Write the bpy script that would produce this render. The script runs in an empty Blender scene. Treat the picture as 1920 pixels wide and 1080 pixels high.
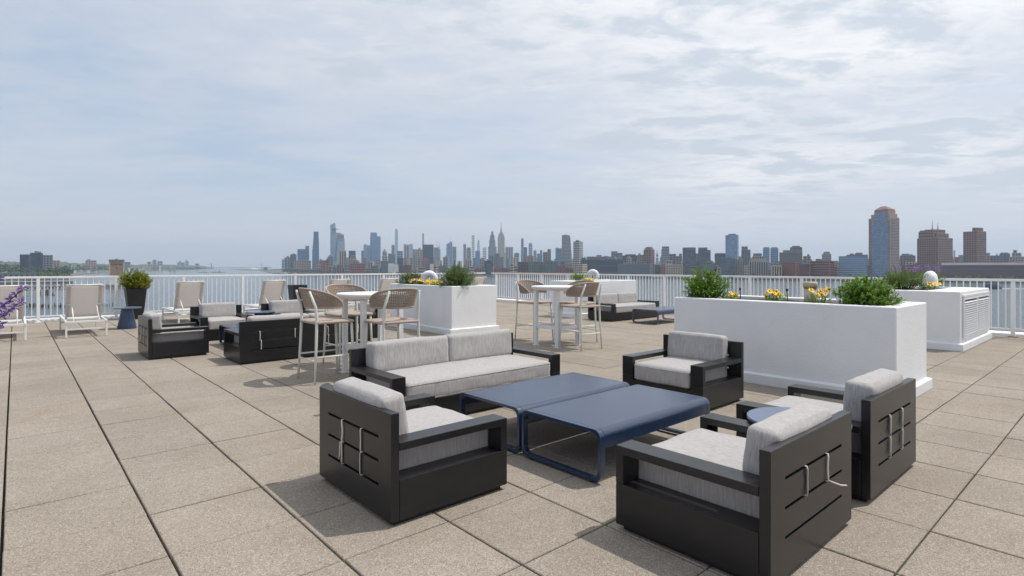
import bpy, bmesh, math, random
from mathutils import Vector, Matrix, noise
R = math.radians
random.seed(7)
S = bpy.context.scene
HAZE = 0.9e-4
CLOUD = ((3.1, 1.7, 0), (0.4, 7.2, 0), (5.4, 2.2, 0), (1.3, 4.4, 0))
C = S.collection

# ------------------------------------------------------------------ camera, world, sun, exposure
# World axes follow the roof: X and Y run along the two railings, camera stands at the origin 1.4 m above the pavers.
YAW = R(41.6)
CAM_Z, FPX = 1.4, 1050.0
cam = bpy.data.cameras.new("camera"); cam_o = bpy.data.objects.new("camera", cam); C.objects.link(cam_o)
cam_o.location = (0, 0, CAM_Z); cam_o.rotation_euler = (R(90), 0, -YAW)
cam.sensor_width = 36; cam.lens = 36 * FPX / 1920; cam.shift_y = -40 / 1920
cam.clip_start = 0.05; cam.clip_end = 60000
S.camera = cam_o

SUN_DIR = Vector((0.211, -0.1015, 0.43)).normalized()
W = bpy.data.worlds.new("World"); S.world = W; W.use_nodes = True

def build_world():
    nt = W.node_tree; n = nt.nodes; L = nt.links; n.clear()
    out = n.new("ShaderNodeOutputWorld"); bg = n.new("ShaderNodeBackground")
    L.new(bg.outputs[0], out.inputs[0])
    sky = n.new("ShaderNodeTexSky"); sky.sky_type = 'NISHITA'; sky.sun_disc = False
    sky.sun_elevation = math.asin(SUN_DIR.z); sky.sun_rotation = math.atan2(SUN_DIR.x, SUN_DIR.y)
    sky.air_density = 1.0; sky.dust_density = 2.0; sky.ozone_density = 1.0
    tc = n.new("ShaderNodeTexCoord")
    def math_(op, a, b=None, clamp=False):
        m = n.new("ShaderNodeMath"); m.operation = op; m.use_clamp = clamp
        for i, q in enumerate((a, b)):
            if q is None: continue
            if isinstance(q, (int, float)): m.inputs[i].default_value = q
            else: L.new(q, m.inputs[i])
        return m.outputs[0]
    def ramp(src, lo, hi, a=0.0, b=1.0):
        m = n.new("ShaderNodeMapRange"); m.interpolation_type = 'SMOOTHSTEP'
        L.new(src, m.inputs[0])
        for i, q in enumerate((lo, hi, a, b)): m.inputs[i + 1].default_value = q
        return m.outputs[0]
    def mix(f, a, b):
        m = n.new("ShaderNodeMix"); m.data_type = 'RGBA'
        if isinstance(f, (int, float)): m.inputs[0].default_value = f
        else: L.new(f, m.inputs[0])
        for i, q in ((6, a), (7, b)):
            if isinstance(q, tuple): m.inputs[i].default_value = (*q, 1)
            else: L.new(q, m.inputs[i])
        return m.outputs[2]
    sep = n.new("ShaderNodeSeparateXYZ"); L.new(tc.outputs['Generated'], sep.inputs[0])
    zz = math_('MAXIMUM', sep.outputs[2], 0.0)
    # cloud deck: directions projected on a high plane that flattens out towards the horizon, turned to the wind axis
    den = math_('ADD', zz, 0.10)
    px = math_('DIVIDE', sep.outputs[0], den); py = math_('DIVIDE', sep.outputs[1], den)
    comb = n.new("ShaderNodeCombineXYZ"); L.new(px, comb.inputs[0]); L.new(py, comb.inputs[1])
    wind = n.new("ShaderNodeMapping"); wind.inputs['Rotation'].default_value = (0, 0, YAW); L.new(comb.outputs[0], wind.inputs[0])
    def cloud(sx, sy, detail, rough, dist, off):
        mp = n.new("ShaderNodeMapping"); mp.inputs['Scale'].default_value = (sx, sy, 1); mp.inputs['Location'].default_value = off
        L.new(wind.outputs[0], mp.inputs[0])
        t = n.new("ShaderNodeTexNoise"); t.inputs['Scale'].default_value = 1; t.inputs['Detail'].default_value = detail
        t.inputs['Roughness'].default_value = rough; t.inputs['Distortion'].default_value = dist
        L.new(mp.outputs[0], t.inputs['Vector']); return t.outputs[0]
    big = cloud(0.34, 0.42, 3, 0.5, 0.2, CLOUD[0])
    mid = cloud(0.80, 1.5, 10, 0.60, 0.2, CLOUD[1])
    fine = cloud(2.0, 3.3, 9, 0.60, 0.3, CLOUD[2])
    puff = cloud(5.0, 7.0, 7, 0.66, 0.4, CLOUD[3])
    # glow of the veiled sun, wide
    dot = n.new("ShaderNodeVectorMath"); dot.operation = 'DOT_PRODUCT'
    L.new(tc.outputs['Generated'], dot.inputs[0]); dot.inputs[1].default_value = SUN_DIR
    glow = ramp(dot.outputs['Value'], 0.0, 1.0)
    def wsum(*t):
        acc = None
        for v, w in t:
            m = math_('MULTIPLY', v, w); acc = m if acc is None else math_('ADD', acc, m)
        return acc
    cov = wsum((big, 0.75), (mid, 0.60), (fine, 0.30), (puff, 0.16), (glow, 0.36))
    veil = ramp(cov, 0.68, 1.10)
    bright = ramp(wsum((cov, 1.0), (puff, 0.22)), 1.08, 1.30)
    tex = ramp(wsum((fine, 0.62), (mid, 0.40), (puff, 0.22)), 0.575, 0.69)
    shade = math_('MULTIPLY', math_('MULTIPLY', tex, ramp(cov, 0.92, 1.12)), 0.72)
    blue = n.new("ShaderNodeVectorMath"); blue.operation = 'SCALE'; L.new(sky.outputs[0], blue.inputs[0]); blue.inputs['Scale'].default_value = 0.12
    thin = mix(0.65, blue.outputs[0], (0.455, 0.55, 0.68))
    c = mix(veil, thin, (0.565, 0.60, 0.665))
    c = mix(bright, c, (0.745, 0.755, 0.775))
    c = mix(shade, c, (0.42, 0.49, 0.575))
    hz = ramp(sep.outputs[2], 0.0, 0.17, 0.85, 0.0)
    c = mix(hz, c, (0.60, 0.62, 0.67))
    k = math_('ADD', 1.05, math_('MULTIPLY', glow, 0.17))
    sc = n.new("ShaderNodeVectorMath"); sc.operation = 'SCALE'; L.new(c, sc.inputs[0]); L.new(k, sc.inputs['Scale'])
    L.new(sc.outputs[0], bg.inputs[0]); bg.inputs[1].default_value = 1.0
build_world()

sun = bpy.data.lights.new("sun", 'SUN'); sun.energy = 3.0; sun.angle = R(0.6); sun.color = (1.0, 0.95, 0.88)
sun_o = bpy.data.objects.new("sun", sun); C.objects.link(sun_o)
sun_o.rotation_euler = SUN_DIR.to_track_quat('Z', 'Y').to_euler(); sun_o.location = SUN_DIR * 60
S.view_settings.view_transform = 'Standard'; S.view_settings.look = 'None'
S.view_settings.exposure = 0.16; S.view_settings.gamma = 1.0; S.view_settings.use_curve_mapping = False
S.render.engine = 'CYCLES'
S.cycles.max_bounces = 8; S.cycles.diffuse_bounces = 3; S.cycles.glossy_bounces = 3; S.cycles.volume_bounces = 0
S.cycles.use_denoising = True

# ------------------------------------------------------------------ materials
def mat(name, col, rough=0.6, metal=0.0, var=0.0, scale=8.0, bump=0.0, bscale=60.0, col2=None, stretch=(1, 1, 1), spec=0.5, island=0.0, coord='Object', bdist=0.01, detail=5):
    m = bpy.data.materials.new(name); m.use_nodes = True
    n = m.node_tree.nodes; L = m.node_tree.links; b = n["Principled BSDF"]
    b.inputs['Base Color'].default_value = (*col, 1); b.inputs['Roughness'].default_value = rough
    b.inputs['Metallic'].default_value = metal; b.inputs['Specular IOR Level'].default_value = spec
    tc = n.new("ShaderNodeTexCoord")
    src = None
    if var or col2:
        mp = n.new("ShaderNodeMapping"); mp.inputs['Scale'].default_value = stretch; L.new(tc.outputs[coord], mp.inputs[0])
        t = n.new("ShaderNodeTexNoise"); t.inputs['Scale'].default_value = scale; t.inputs['Detail'].default_value = detail
        L.new(mp.outputs[0], t.inputs['Vector'])
        r = n.new("ShaderNodeMapRange"); r.inputs[1].default_value = 0.3; r.inputs[2].default_value = 0.7; L.new(t.outputs[0], r.inputs[0])
        x = n.new("ShaderNodeMix"); x.data_type = 'RGBA'; L.new(r.outputs[0], x.inputs[0])
        c2 = col2 or tuple(c * (1 + var) for c in col); c1 = col if col2 else tuple(c * (1 - var) for c in col)
        x.inputs[6].default_value = (*c1, 1); x.inputs[7].default_value = (*c2, 1); src = x.outputs[2]
    if island:
        g = n.new("ShaderNodeNewGeometry"); oi = n.new("ShaderNodeObjectInfo")
        a = n.new("ShaderNodeMath"); a.operation = 'ADD'; L.new(g.outputs['Random Per Island'], a.inputs[0]); L.new(oi.outputs['Random'], a.inputs[1])
        fr = n.new("ShaderNodeMath"); fr.operation = 'FRACT'; L.new(a.outputs[0], fr.inputs[0])
        r2 = n.new("ShaderNodeMapRange"); r2.inputs[3].default_value = 1 - island; r2.inputs[4].default_value = 1 + island; L.new(fr.outputs[0], r2.inputs[0])
        s = n.new("ShaderNodeVectorMath"); s.operation = 'SCALE'
        if src: L.new(src, s.inputs[0])
        else: s.inputs[0].default_value = col
        L.new(r2.outputs[0], s.inputs['Scale']); src = s.outputs[0]
    if src: L.new(src, b.inputs['Base Color'])
    if bump:
        t = n.new("ShaderNodeTexNoise"); t.inputs['Scale'].default_value = bscale; t.inputs['Detail'].default_value = 4
        L.new(tc.outputs[coord], t.inputs['Vector'])
        bp = n.new("ShaderNodeBump"); bp.inputs['Strength'].default_value = bump; bp.inputs['Distance'].default_value = bdist
        L.new(t.outputs[0], bp.inputs['Height']); L.new(bp.outputs[0], b.inputs['Normal'])
    return m

def fabric(name, col, col2, streak, cross):
    """heathered outdoor weave: short streaks along Z on the sides, along X on top, plus fine thread relief"""
    m = bpy.data.materials.new(name); m.use_nodes = True
    n = m.node_tree.nodes; L = m.node_tree.links; b = n["Principled BSDF"]; b.inputs['Roughness'].default_value = 0.95
    b.inputs['Specular IOR Level'].default_value = 0.15; b.inputs['Sheen Weight'].default_value = 0.15
    tc = n.new("ShaderNodeTexCoord")
    vals = []
    for st in (streak, cross):
        mp = n.new("ShaderNodeMapping"); mp.inputs['Scale'].default_value = st; L.new(tc.outputs['Object'], mp.inputs[0])
        t = n.new("ShaderNodeTexNoise"); t.inputs['Scale'].default_value = 1; t.inputs['Detail'].default_value = 3; t.inputs['Roughness'].default_value = 0.65
        L.new(mp.outputs[0], t.inputs['Vector']); vals.append(t.outputs[0])
    sn = n.new("ShaderNodeSeparateXYZ"); L.new(tc.outputs['Normal'], sn.inputs[0])
    ab = n.new("ShaderNodeMath"); ab.operation = 'ABSOLUTE'; L.new(sn.outputs[2], ab.inputs[0])
    st_ = n.new("ShaderNodeMapRange"); st_.inputs[1].default_value = .55; st_.inputs[2].default_value = .85; L.new(ab.outputs[0], st_.inputs[0])
    a = n.new("ShaderNodeMix"); L.new(st_.outputs[0], a.inputs[0]); L.new(vals[0], a.inputs[2]); L.new(vals[1], a.inputs[3])
    r = n.new("ShaderNodeMapRange"); r.inputs[1].default_value = 0.32; r.inputs[2].default_value = 0.68; L.new(a.outputs[0], r.inputs[0])
    x = n.new("ShaderNodeMix"); x.data_type = 'RGBA'; L.new(r.outputs[0], x.inputs[0])
    x.inputs[6].default_value = (*col, 1); x.inputs[7].default_value = (*col2, 1); L.new(x.outputs[2], b.inputs['Base Color'])
    bp = n.new("ShaderNodeBump"); bp.inputs['Strength'].default_value = 0.35; bp.inputs['Distance'].default_value = 0.003
    L.new(a.outputs[0], bp.inputs['Height']); L.new(bp.outputs[0], b.inputs['Normal'])
    return m

def paver_material():
    m = bpy.data.materials.new("exposed_aggregate"); m.use_nodes = True
    n = m.node_tree.nodes; L = m.node_tree.links; b = n["Principled BSDF"]; b.inputs['Roughness'].default_value = 0.9
    b.inputs['Specular IOR Level'].default_value = 0.25
    g = n.new("ShaderNodeNewGeometry"); oi = n.new("ShaderNodeObjectInfo"); pos = g.outputs['Position']
    def noise_(scale, detail=4, rough=0.6, st=None):
        src = pos
        if st:
            mp = n.new("ShaderNodeMapping"); mp.inputs['Scale'].default_value = st; L.new(pos, mp.inputs[0]); src = mp.outputs[0]
        t = n.new("ShaderNodeTexNoise"); t.inputs['Scale'].default_value = scale; t.inputs['Detail'].default_value = detail; t.inputs['Roughness'].default_value = rough
        L.new(src, t.inputs['Vector']); return t.outputs[0]
    def mr(src, a, b_, c=0.0, d=1.0):
        r = n.new("ShaderNodeMapRange"); L.new(src, r.inputs[0])
        for i, q in enumerate((a, b_, c, d)): r.inputs[i + 1].default_value = q
        return r.outputs[0]
    def mixc(f, a, b_):
        x = n.new("ShaderNodeMix"); x.data_type = 'RGBA'; L.new(f, x.inputs[0])
        for i, q in ((6, a), (7, b_)):
            if isinstance(q, tuple): x.inputs[i].default_value = (*q, 1)
            else: L.new(q, x.inputs[i])
        return x.outputs[2]
    def mul(a, b_):
        x = n.new("ShaderNodeMath"); x.operation = 'MULTIPLY'
        for i, q in enumerate((a, b_)):
            if isinstance(q, float): x.inputs[i].default_value = q
            else: L.new(q, x.inputs[i])
        return x.outputs[0]
    vor = n.new("ShaderNodeTexVoronoi"); vor.inputs['Scale'].default_value = 190; L.new(pos, vor.inputs['Vector'])
    sepv = n.new("ShaderNodeSeparateColor"); L.new(vor.outputs['Color'], sepv.inputs[0])
    c = mixc(mr(sepv.outputs[0], 0.0, 1.0), (0.255, 0.219, 0.181), (0.378, 0.328, 0.276))
    c = mixc(mul(mr(sepv.outputs[1], 0.82, 0.92), 0.6), c, (0.52, 0.475, 0.415))
    c = mixc(mul(mr(sepv.outputs[2], 0.86, 0.95), 0.6), c, (0.13, 0.108, 0.09))
    # traffic and weather: broad patches, streaks
    c = mixc(mr(noise_(1.1, 5), 0.38, 0.66), c, c)
    def darken(src, f, tint): 
        x = n.new("ShaderNodeMix"); x.data_type = 'RGBA'; x.blend_type = 'MULTIPLY'; L.new(f, x.inputs[0]); L.new(src, x.inputs[6]); x.inputs[7].default_value = (*tint, 1); return x.outputs[2]
    c = darken(c, mul(mr(noise_(0.9, 6, 0.65), 0.42, 0.70), 0.75), (0.80, 0.78, 0.75))
    c = darken(c, mul(mr(noise_(5.0, 5, 0.7), 0.52, 0.72), 0.6), (0.86, 0.84, 0.81))
    c = darken(c, mul(mr(noise_(2.2, 6, 0.75, (1, 3.2, 1)), 0.55, 0.7), 0.55), (0.88, 0.85, 0.80))
    # rust marks
    for (x0, y0, rad) in ((7.35, 6.25, 0.42), (1.7, 4.6, 0.3), (0.3, 6.9, 0.35)):
        d = n.new("ShaderNodeVectorMath"); d.operation = 'DISTANCE'; L.new(pos, d.inputs[0]); d.inputs[1].default_value = (x0, y0, 0)
        f = mul(mul(mr(d.outputs['Value'], rad, 0.05), mr(noise_(9.0, 5, 0.7), 0.42, 0.62)), 0.5 if x0 > 5 else 0.22)
        c = darken(c, f, (1.0, 0.72, 0.42))
    a = n.new("ShaderNodeMath"); a.operation = 'ADD'; L.new(g.outputs['Random Per Island'], a.inputs[0]); L.new(oi.outputs['Random'], a.inputs[1])
    fr = n.new("ShaderNodeMath"); fr.operation = 'FRACT'; L.new(a.outputs[0], fr.inputs[0])
    s = n.new("ShaderNodeVectorMath"); s.operation = 'SCALE'; L.new(c, s.inputs[0]); L.new(mr(fr.outputs[0], 0, 1, 0.94, 1.045), s.inputs['Scale'])
    L.new(s.outputs[0], b.inputs['Base Color'])
    bp = n.new("ShaderNodeBump"); bp.inputs['Strength'].default_value = 0.6; bp.inputs['Distance'].default_value = 0.004
    L.new(sepv.outputs[0], bp.inputs['Height']); L.new(bp.outputs[0], b.inputs['Normal'])
    return m

M = {}
M['paver'] = paver_material()
M['joint'] = mat("joint_dirt", (0.035, 0.03, 0.025), 0.95)
M['white'] = mat("white_paint", (0.74, 0.74, 0.75), 0.5, var=0.03, scale=3, bump=0.15, bscale=40)
def stucco():
    m = mat("white_stucco_paint", (0.745, 0.75, 0.765), 0.62, col2=(0.80, 0.80, 0.81), scale=2.2, bump=0.3, bscale=38, detail=8)
    n = m.node_tree.nodes; L = m.node_tree.links; b = n["Principled BSDF"]; src = b.inputs['Base Color'].links[0].from_socket
    g = n.new("ShaderNodeNewGeometry")
    def layer(src, st, scale, lo, hi, f, tint):      # rain streaks, scuffs and small chips in the paint
        mp = n.new("ShaderNodeMapping"); mp.inputs['Scale'].default_value = st; L.new(g.outputs['Position'], mp.inputs[0])
        t = n.new("ShaderNodeTexNoise"); t.inputs['Scale'].default_value = scale; t.inputs['Detail'].default_value = 6; L.new(mp.outputs[0], t.inputs['Vector'])
        r = n.new("ShaderNodeMapRange"); r.inputs[1].default_value = lo; r.inputs[2].default_value = hi; r.inputs[4].default_value = f; L.new(t.outputs[0], r.inputs[0])
        x = n.new("ShaderNodeMix"); x.data_type = 'RGBA'; x.blend_type = 'MULTIPLY'; L.new(r.outputs[0], x.inputs[0]); L.new(src, x.inputs[6]); x.inputs[7].default_value = (*tint, 1); return x.outputs[2]
    src = layer(src, (1, 1, .06), 9, .58, .78, .3, (.88, .87, .85)); src = layer(src, (1, 1, 1), 14, .70, .75, .5, (.76, .73, .69)); src = layer(src, (1, 1, 1), 1.3, .45, .7, .3, (.94, .935, .925))
    L.new(src, b.inputs['Base Color']); return m
M['stucco'] = stucco()
M['rail'] = mat("rail_paint", (0.82, 0.81, 0.81), 0.45, var=0.03, scale=2)
M['charcoal'] = mat("charcoal_powder_coat", (0.0125, 0.0125, 0.014), 0.30, col2=(0.016, 0.016, 0.0175), scale=14, bump=0.04, bscale=400, spec=.42)
M['blue'] = mat("navy_powder_coat", (0.009, 0.026, 0.070), 0.24, col2=(0.012, 0.031, 0.080), scale=5, bump=0.04, bscale=120, spec=1.0)
M['blue_top'] = mat("slate_blue_top", (0.085, 0.118, 0.205), 0.28, col2=(0.092, 0.126, 0.215), scale=6, spec=.9)
M['blue_lt'] = mat("slate_blue_coat", (0.048, 0.076, 0.150), 0.33, col2=(0.047, 0.076, 0.155), scale=6, bump=0.05, bscale=300)
M['cushion'] = fabric("heather_grey_fabric", (0.310, 0.293, 0.287), (0.475, 0.453, 0.443), (150, 150, 9), (200, 26, 200))
M['strap'] = mat("pale_strap", (0.55, 0.50, 0.45), 0.9)
M['sling'] = mat("beige_mesh_sling", (0.78, 0.74, 0.71), 0.8, var=0.06, scale=120, bump=0.2, bscale=500)
M['slingw'] = mat("white_sling", (0.74, 0.73, 0.71), 0.75, var=0.04, scale=120)
M['lframe'] = mat("ivory_frame", (0.74, 0.73, 0.70), 0.4, var=0.02, scale=5)
M['stool'] = mat("off_white_tube", (0.66, 0.67, 0.62), 0.4, var=0.02, scale=5)
M['rope'] = mat("taupe_rope", (0.30, 0.235, 0.185), 0.85, col2=(0.40, 0.32, 0.26), scale=90, bump=0.5, bscale=220, bdist=0.004)
M['ropeseat'] = mat("taupe_rope_seat", (0.36, 0.285, 0.235), 0.85, col2=(0.44, 0.355, 0.30), scale=60, bump=0.6, bscale=160, bdist=0.004)
M['potblack'] = mat("black_planter", (0.012, 0.012, 0.013), 0.5, var=0.2, scale=10)
M['soil'] = mat("soil", (0.06, 0.045, 0.03), 0.95, var=0.4, scale=40, bump=0.8, bscale=60, bdist=0.02)
M['pipecream'] = mat("cream_pipe", (0.55, 0.48, 0.40), 0.6, var=0.1, scale=8)
M['pipecap'] = mat("tan_cap", (0.50, 0.42, 0.28), 0.7, var=0.15, scale=14)
M['black'] = mat("black_plastic", (0.012, 0.012, 0.012), 0.5)
M['brownfoot'] = mat("rusty_foot", (0.20, 0.12, 0.06), 0.8, var=0.3, scale=40)

def leafmat(name, a, b_, isl=0.45):
    m = mat(name, a, 0.55, col2=b_, scale=3.0, island=isl, spec=0.35)
    n = m.node_tree.nodes; L = m.node_tree.links; b = n["Principled BSDF"]; out = n["Material Output"]
    tr = n.new("ShaderNodeBsdfTranslucent"); mx = n.new("ShaderNodeMixShader"); mx.inputs[0].default_value = 0.38
    src = b.inputs['Base Color'].links[0].from_socket
    L.new(src, tr.inputs[0]); L.new(b.outputs[0], mx.inputs[1]); L.new(tr.outputs[0], mx.inputs[2]); L.new(mx.outputs[0], out.inputs[0])
    return m
def translucent(m, f):
    n = m.node_tree.nodes; L = m.node_tree.links; b = n["Principled BSDF"]; out = n["Material Output"]
    tr = n.new("ShaderNodeBsdfTranslucent"); mx = n.new("ShaderNodeMixShader"); mx.inputs[0].default_value = f
    if b.inputs['Base Color'].links: L.new(b.inputs['Base Color'].links[0].from_socket, tr.inputs[0])
    L.new(b.outputs[0], mx.inputs[1]); L.new(tr.outputs[0], mx.inputs[2]); L.new(mx.outputs[0], out.inputs[0])
translucent(M['sling'], .62); translucent(M['slingw'], .3)
M['leaf'] = leafmat("fresh_leaves", (0.115, 0.22, 0.026), (0.23, 0.39, 0.06))
M['leafdk'] = leafmat("sage_leaves", (0.10, 0.165, 0.036), (0.20, 0.285, 0.08))
M['leafye'] = leafmat("golden_leaves", (0.13, 0.19, 0.014), (0.34, 0.33, 0.025), 0.5)
M['stem'] = mat("stem", (0.09, 0.08, 0.035), 0.8, var=0.3)
M['petaly'] = mat("yellow_petal", (0.90, 0.54, 0.006), 0.6, island=0.15)
M['petaleye'] = mat("flower_eye", (0.09, 0.02, 0.012), 0.7)
M['petalp'] = mat("violet_petal", (0.27, 0.15, 0.48), 0.6, island=0.3)

# ------------------------------------------------------------------ mesh helpers
class MB:
    def __init__(s): s.v = []; s.f = []; s.mi = []; s.cur = 0
    def add(s, vs, fs):
        o = len(s.v); s.v += [tuple(p) for p in vs]; s.f += [tuple(i + o for i in f) for f in fs]; s.mi += [s.cur] * len(fs); return s
    def box(s, x0, x1, y0, y1, z0, z1):
        return s.add([(x0, y0, z0), (x1, y0, z0), (x1, y1, z0), (x0, y1, z0), (x0, y0, z1), (x1, y0, z1), (x1, y1, z1), (x0, y1, z1)],
                     [(0, 3, 2, 1), (4, 5, 6, 7), (0, 1, 5, 4), (1, 2, 6, 5), (2, 3, 7, 6), (3, 0, 4, 7)])
    def frustum(s, a, b, z0, z1):
        (ax0, ax1, ay0, ay1), (bx0, bx1, by0, by1) = a, b
        return s.add([(ax0, ay0, z0), (ax1, ay0, z0), (ax1, ay1, z0), (ax0, ay1, z0), (bx0, by0, z1), (bx1, by0, z1), (bx1, by1, z1), (bx0, by1, z1)],
                     [(0, 3, 2, 1), (4, 5, 6, 7), (0, 1, 5, 4), (1, 2, 6, 5), (2, 3, 7, 6), (3, 0, 4, 7)])
    def prism(s, poly, a0, a1, axis):
        """poly in the plane across `axis`: axis x -> (y,z), y -> (x,z), z -> (x,y)"""
        n = len(poly)
        mk = {'x': lambda p, a: (a, p[0], p[1]), 'y': lambda p, a: (p[0], a, p[1]), 'z': lambda p, a: (p[0], p[1], a)}[axis]
        vs = [mk(p, a0) for p in poly] + [mk(p, a1) for p in poly]
        fs = [tuple(range(n))[::-1], tuple(range(n, 2 * n))] + [(i, (i + 1) % n, n + (i + 1) % n, n + i) for i in range(n)]
        return s.add(vs, fs)
    def lathe(s, prof, n=24, c=(0, 0, 0), capb=True, capt=True):
        vs = []; fs = []
        for r, z in prof:
            vs += [(c[0] + r * math.cos(2 * math.pi * i / n), c[1] + r * math.sin(2 * math.pi * i / n), c[2] + z) for i in range(n)]
        for k in range(len(prof) - 1):
            for i in range(n):
                j = (i + 1) % n; fs.append((k * n + i, k * n + j, (k + 1) * n + j, (k + 1) * n + i))
        if capb: fs.append(tuple(range(n))[::-1])
        if capt: fs.append(tuple(range((len(prof) - 1) * n, len(prof) * n)))
        return s.add(vs, fs)
    def tube(s, pts, r, n=8, closed=False, flat=1.0, caps=True):
        pts = [Vector(p) for p in pts]; m = len(pts); rs = r if isinstance(r, (list, tuple)) else [r] * m
        vs = []; fs = []; prev = None
        for i, p in enumerate(pts):
            if closed: t = pts[(i + 1) % m] - pts[i - 1]
            else: t = pts[min(i + 1, m - 1)] - pts[max(i - 1, 0)]
            t.normalize()
            if prev is None:
                a = Vector((0, 0, 1)) if abs(t.z) < 0.9 else Vector((1, 0, 0)); nrm = (a - t * a.dot(t)).normalized()
            else: nrm = (prev - t * prev.dot(t)).normalized()
            prev = nrm; bn = t.cross(nrm)
            for k in range(n):
                a = 2 * math.pi * k / n; vs.append(p + nrm * (math.cos(a) * rs[i] * flat) + bn * (math.sin(a) * rs[i]))
        for i in range(m if closed else m - 1):
            j = (i + 1) % m
            for k in range(n):
                l = (k + 1) % n; fs.append((i * n + k, i * n + l, j * n + l, j * n + k))
        if not closed and caps: fs += [tuple(range(n))[::-1], tuple(range((m - 1) * n, m * n))]
        return s.add(vs, fs)
    def bar(s, a, b, w, h):
        """rectangular bar between two points"""
        a, b = Vector(a), Vector(b); t = (b - a).normalized(); up = Vector((0, 0, 1)) if abs(t.z) < 0.95 else Vector((0, 1, 0))
        sd = t.cross(up).normalized(); up = sd.cross(t).normalized()
        c = [(-w / 2, -h / 2), (w / 2, -h / 2), (w / 2, h / 2), (-w / 2, h / 2)]
        vs = [a + sd * x + up * y for x, y in c] + [b + sd * x + up * y for x, y in c]
        return s.add(vs, [(0, 1, 2, 3), (7, 6, 5, 4), (0, 4, 5, 1), (1, 5, 6, 2), (2, 6, 7, 3), (3, 7, 4, 0)])
    def cells(s, xs, zs, fill, y0, y1):
        """slab in the XZ plane made of grid cells, with real openings where fill is False"""
        idx = {}
        vs = []; fs = []
        def vid(i, k, y):
            key = (i, k, y)
            if key not in idx: idx[key] = len(vs); vs.append((xs[i], (y0, y1)[y], zs[k]))
            return idx[key]
        nx, nz = len(xs) - 1, len(zs) - 1
        ok = lambda i, k: 0 <= i < nx and 0 <= k < nz and fill(i, k)
        for i in range(nx):
            for k in range(nz):
                if not ok(i, k): continue
                fs.append((vid(i, k, 0), vid(i + 1, k, 0), vid(i + 1, k + 1, 0), vid(i, k + 1, 0)))
                fs.append((vid(i, k + 1, 1), vid(i + 1, k + 1, 1), vid(i + 1, k, 1), vid(i, k, 1)))
                if not ok(i - 1, k): fs.append((vid(i, k, 1), vid(i, k, 0), vid(i, k + 1, 0), vid(i, k + 1, 1)))
                if not ok(i + 1, k): fs.append((vid(i + 1, k, 0), vid(i + 1, k, 1), vid(i + 1, k + 1, 1), vid(i + 1, k + 1, 0)))
                if not ok(i, k - 1): fs.append((vid(i, k, 1), vid(i + 1, k, 1), vid(i + 1, k, 0), vid(i, k, 0)))
                if not ok(i, k + 1): fs.append((vid(i, k + 1, 0), vid(i + 1, k + 1, 0), vid(i + 1, k + 1, 1), vid(i, k + 1, 1)))
        return s.add(vs, fs)
    def mesh(s, name, mats, smooth=False):
        me = bpy.data.meshes.new(name); me.from_pydata(s.v, [], s.f)
        for m in (mats if isinstance(mats, (list, tuple)) else [mats]): me.materials.append(m)
        if any(s.mi): me.polygons.foreach_set('material_index', s.mi)
        if smooth: me.polygons.foreach_set('use_smooth', [True] * len(s.f))
        me.update(); return me
    def obj(s, name, mats, parent=None, bevel=0, smooth=False, seg=2):
        o = bpy.data.objects.new(name, s.mesh(name, mats, smooth)); C.objects.link(o)
        if parent: o.parent = parent
        if bevel:
            b = o.modifiers.new("bevel", 'BEVEL'); b.width = bevel; b.segments = seg; b.limit_method = 'ANGLE'; b.angle_limit = R(40)
        return o

def tag(o, label=None, cat=None, group=None, kind=None):
    if label: o['label'] = label
    if cat: o['category'] = cat
    if group: o['group'] = group
    if kind: o['kind'] = kind
    return o
def thing(name, label, cat, loc=(0, 0, 0), rz=0.0, group=None):
    o = bpy.data.objects.new(name, None); o.empty_display_size = 0.2; C.objects.link(o)
    o.location = loc; o.rotation_euler = (0, 0, rz); return tag(o, label, cat, group)
def copy_thing(src, loc, rz=0.0, label=None, scale=None):
    def rec(o, parent):
        c = o.copy(); C.objects.link(c)
        if parent: c.parent = parent
        for ch in o.children: rec(ch, c)
        return c
    c = rec(src, None); c.location = loc; c.rotation_euler = (0, 0, rz)
    if label: c['label'] = label
    if scale: c.scale = scale
    return c
def inst(name, mesh, parent, loc=(0, 0, 0), rot=(0, 0, 0), scale=(1, 1, 1)):
    o = bpy.data.objects.new(name, mesh); C.objects.link(o); o.parent = parent; o.location = loc; o.rotation_euler = rot; o.scale = scale; return o
def arc(cx, cz, r, a0, a1, n):
    return [(cx + r * math.cos(R(a0 + (a1 - a0) * i / n)), cz + r * math.sin(R(a0 + (a1 - a0) * i / n))) for i in range(n + 1)]
def to_world(X, Y):
    """camera-frame ground position (right, forward) -> roof axes"""
    return (X * math.cos(YAW) + Y * math.sin(YAW), -X * math.sin(YAW) + Y * math.cos(YAW))
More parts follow.
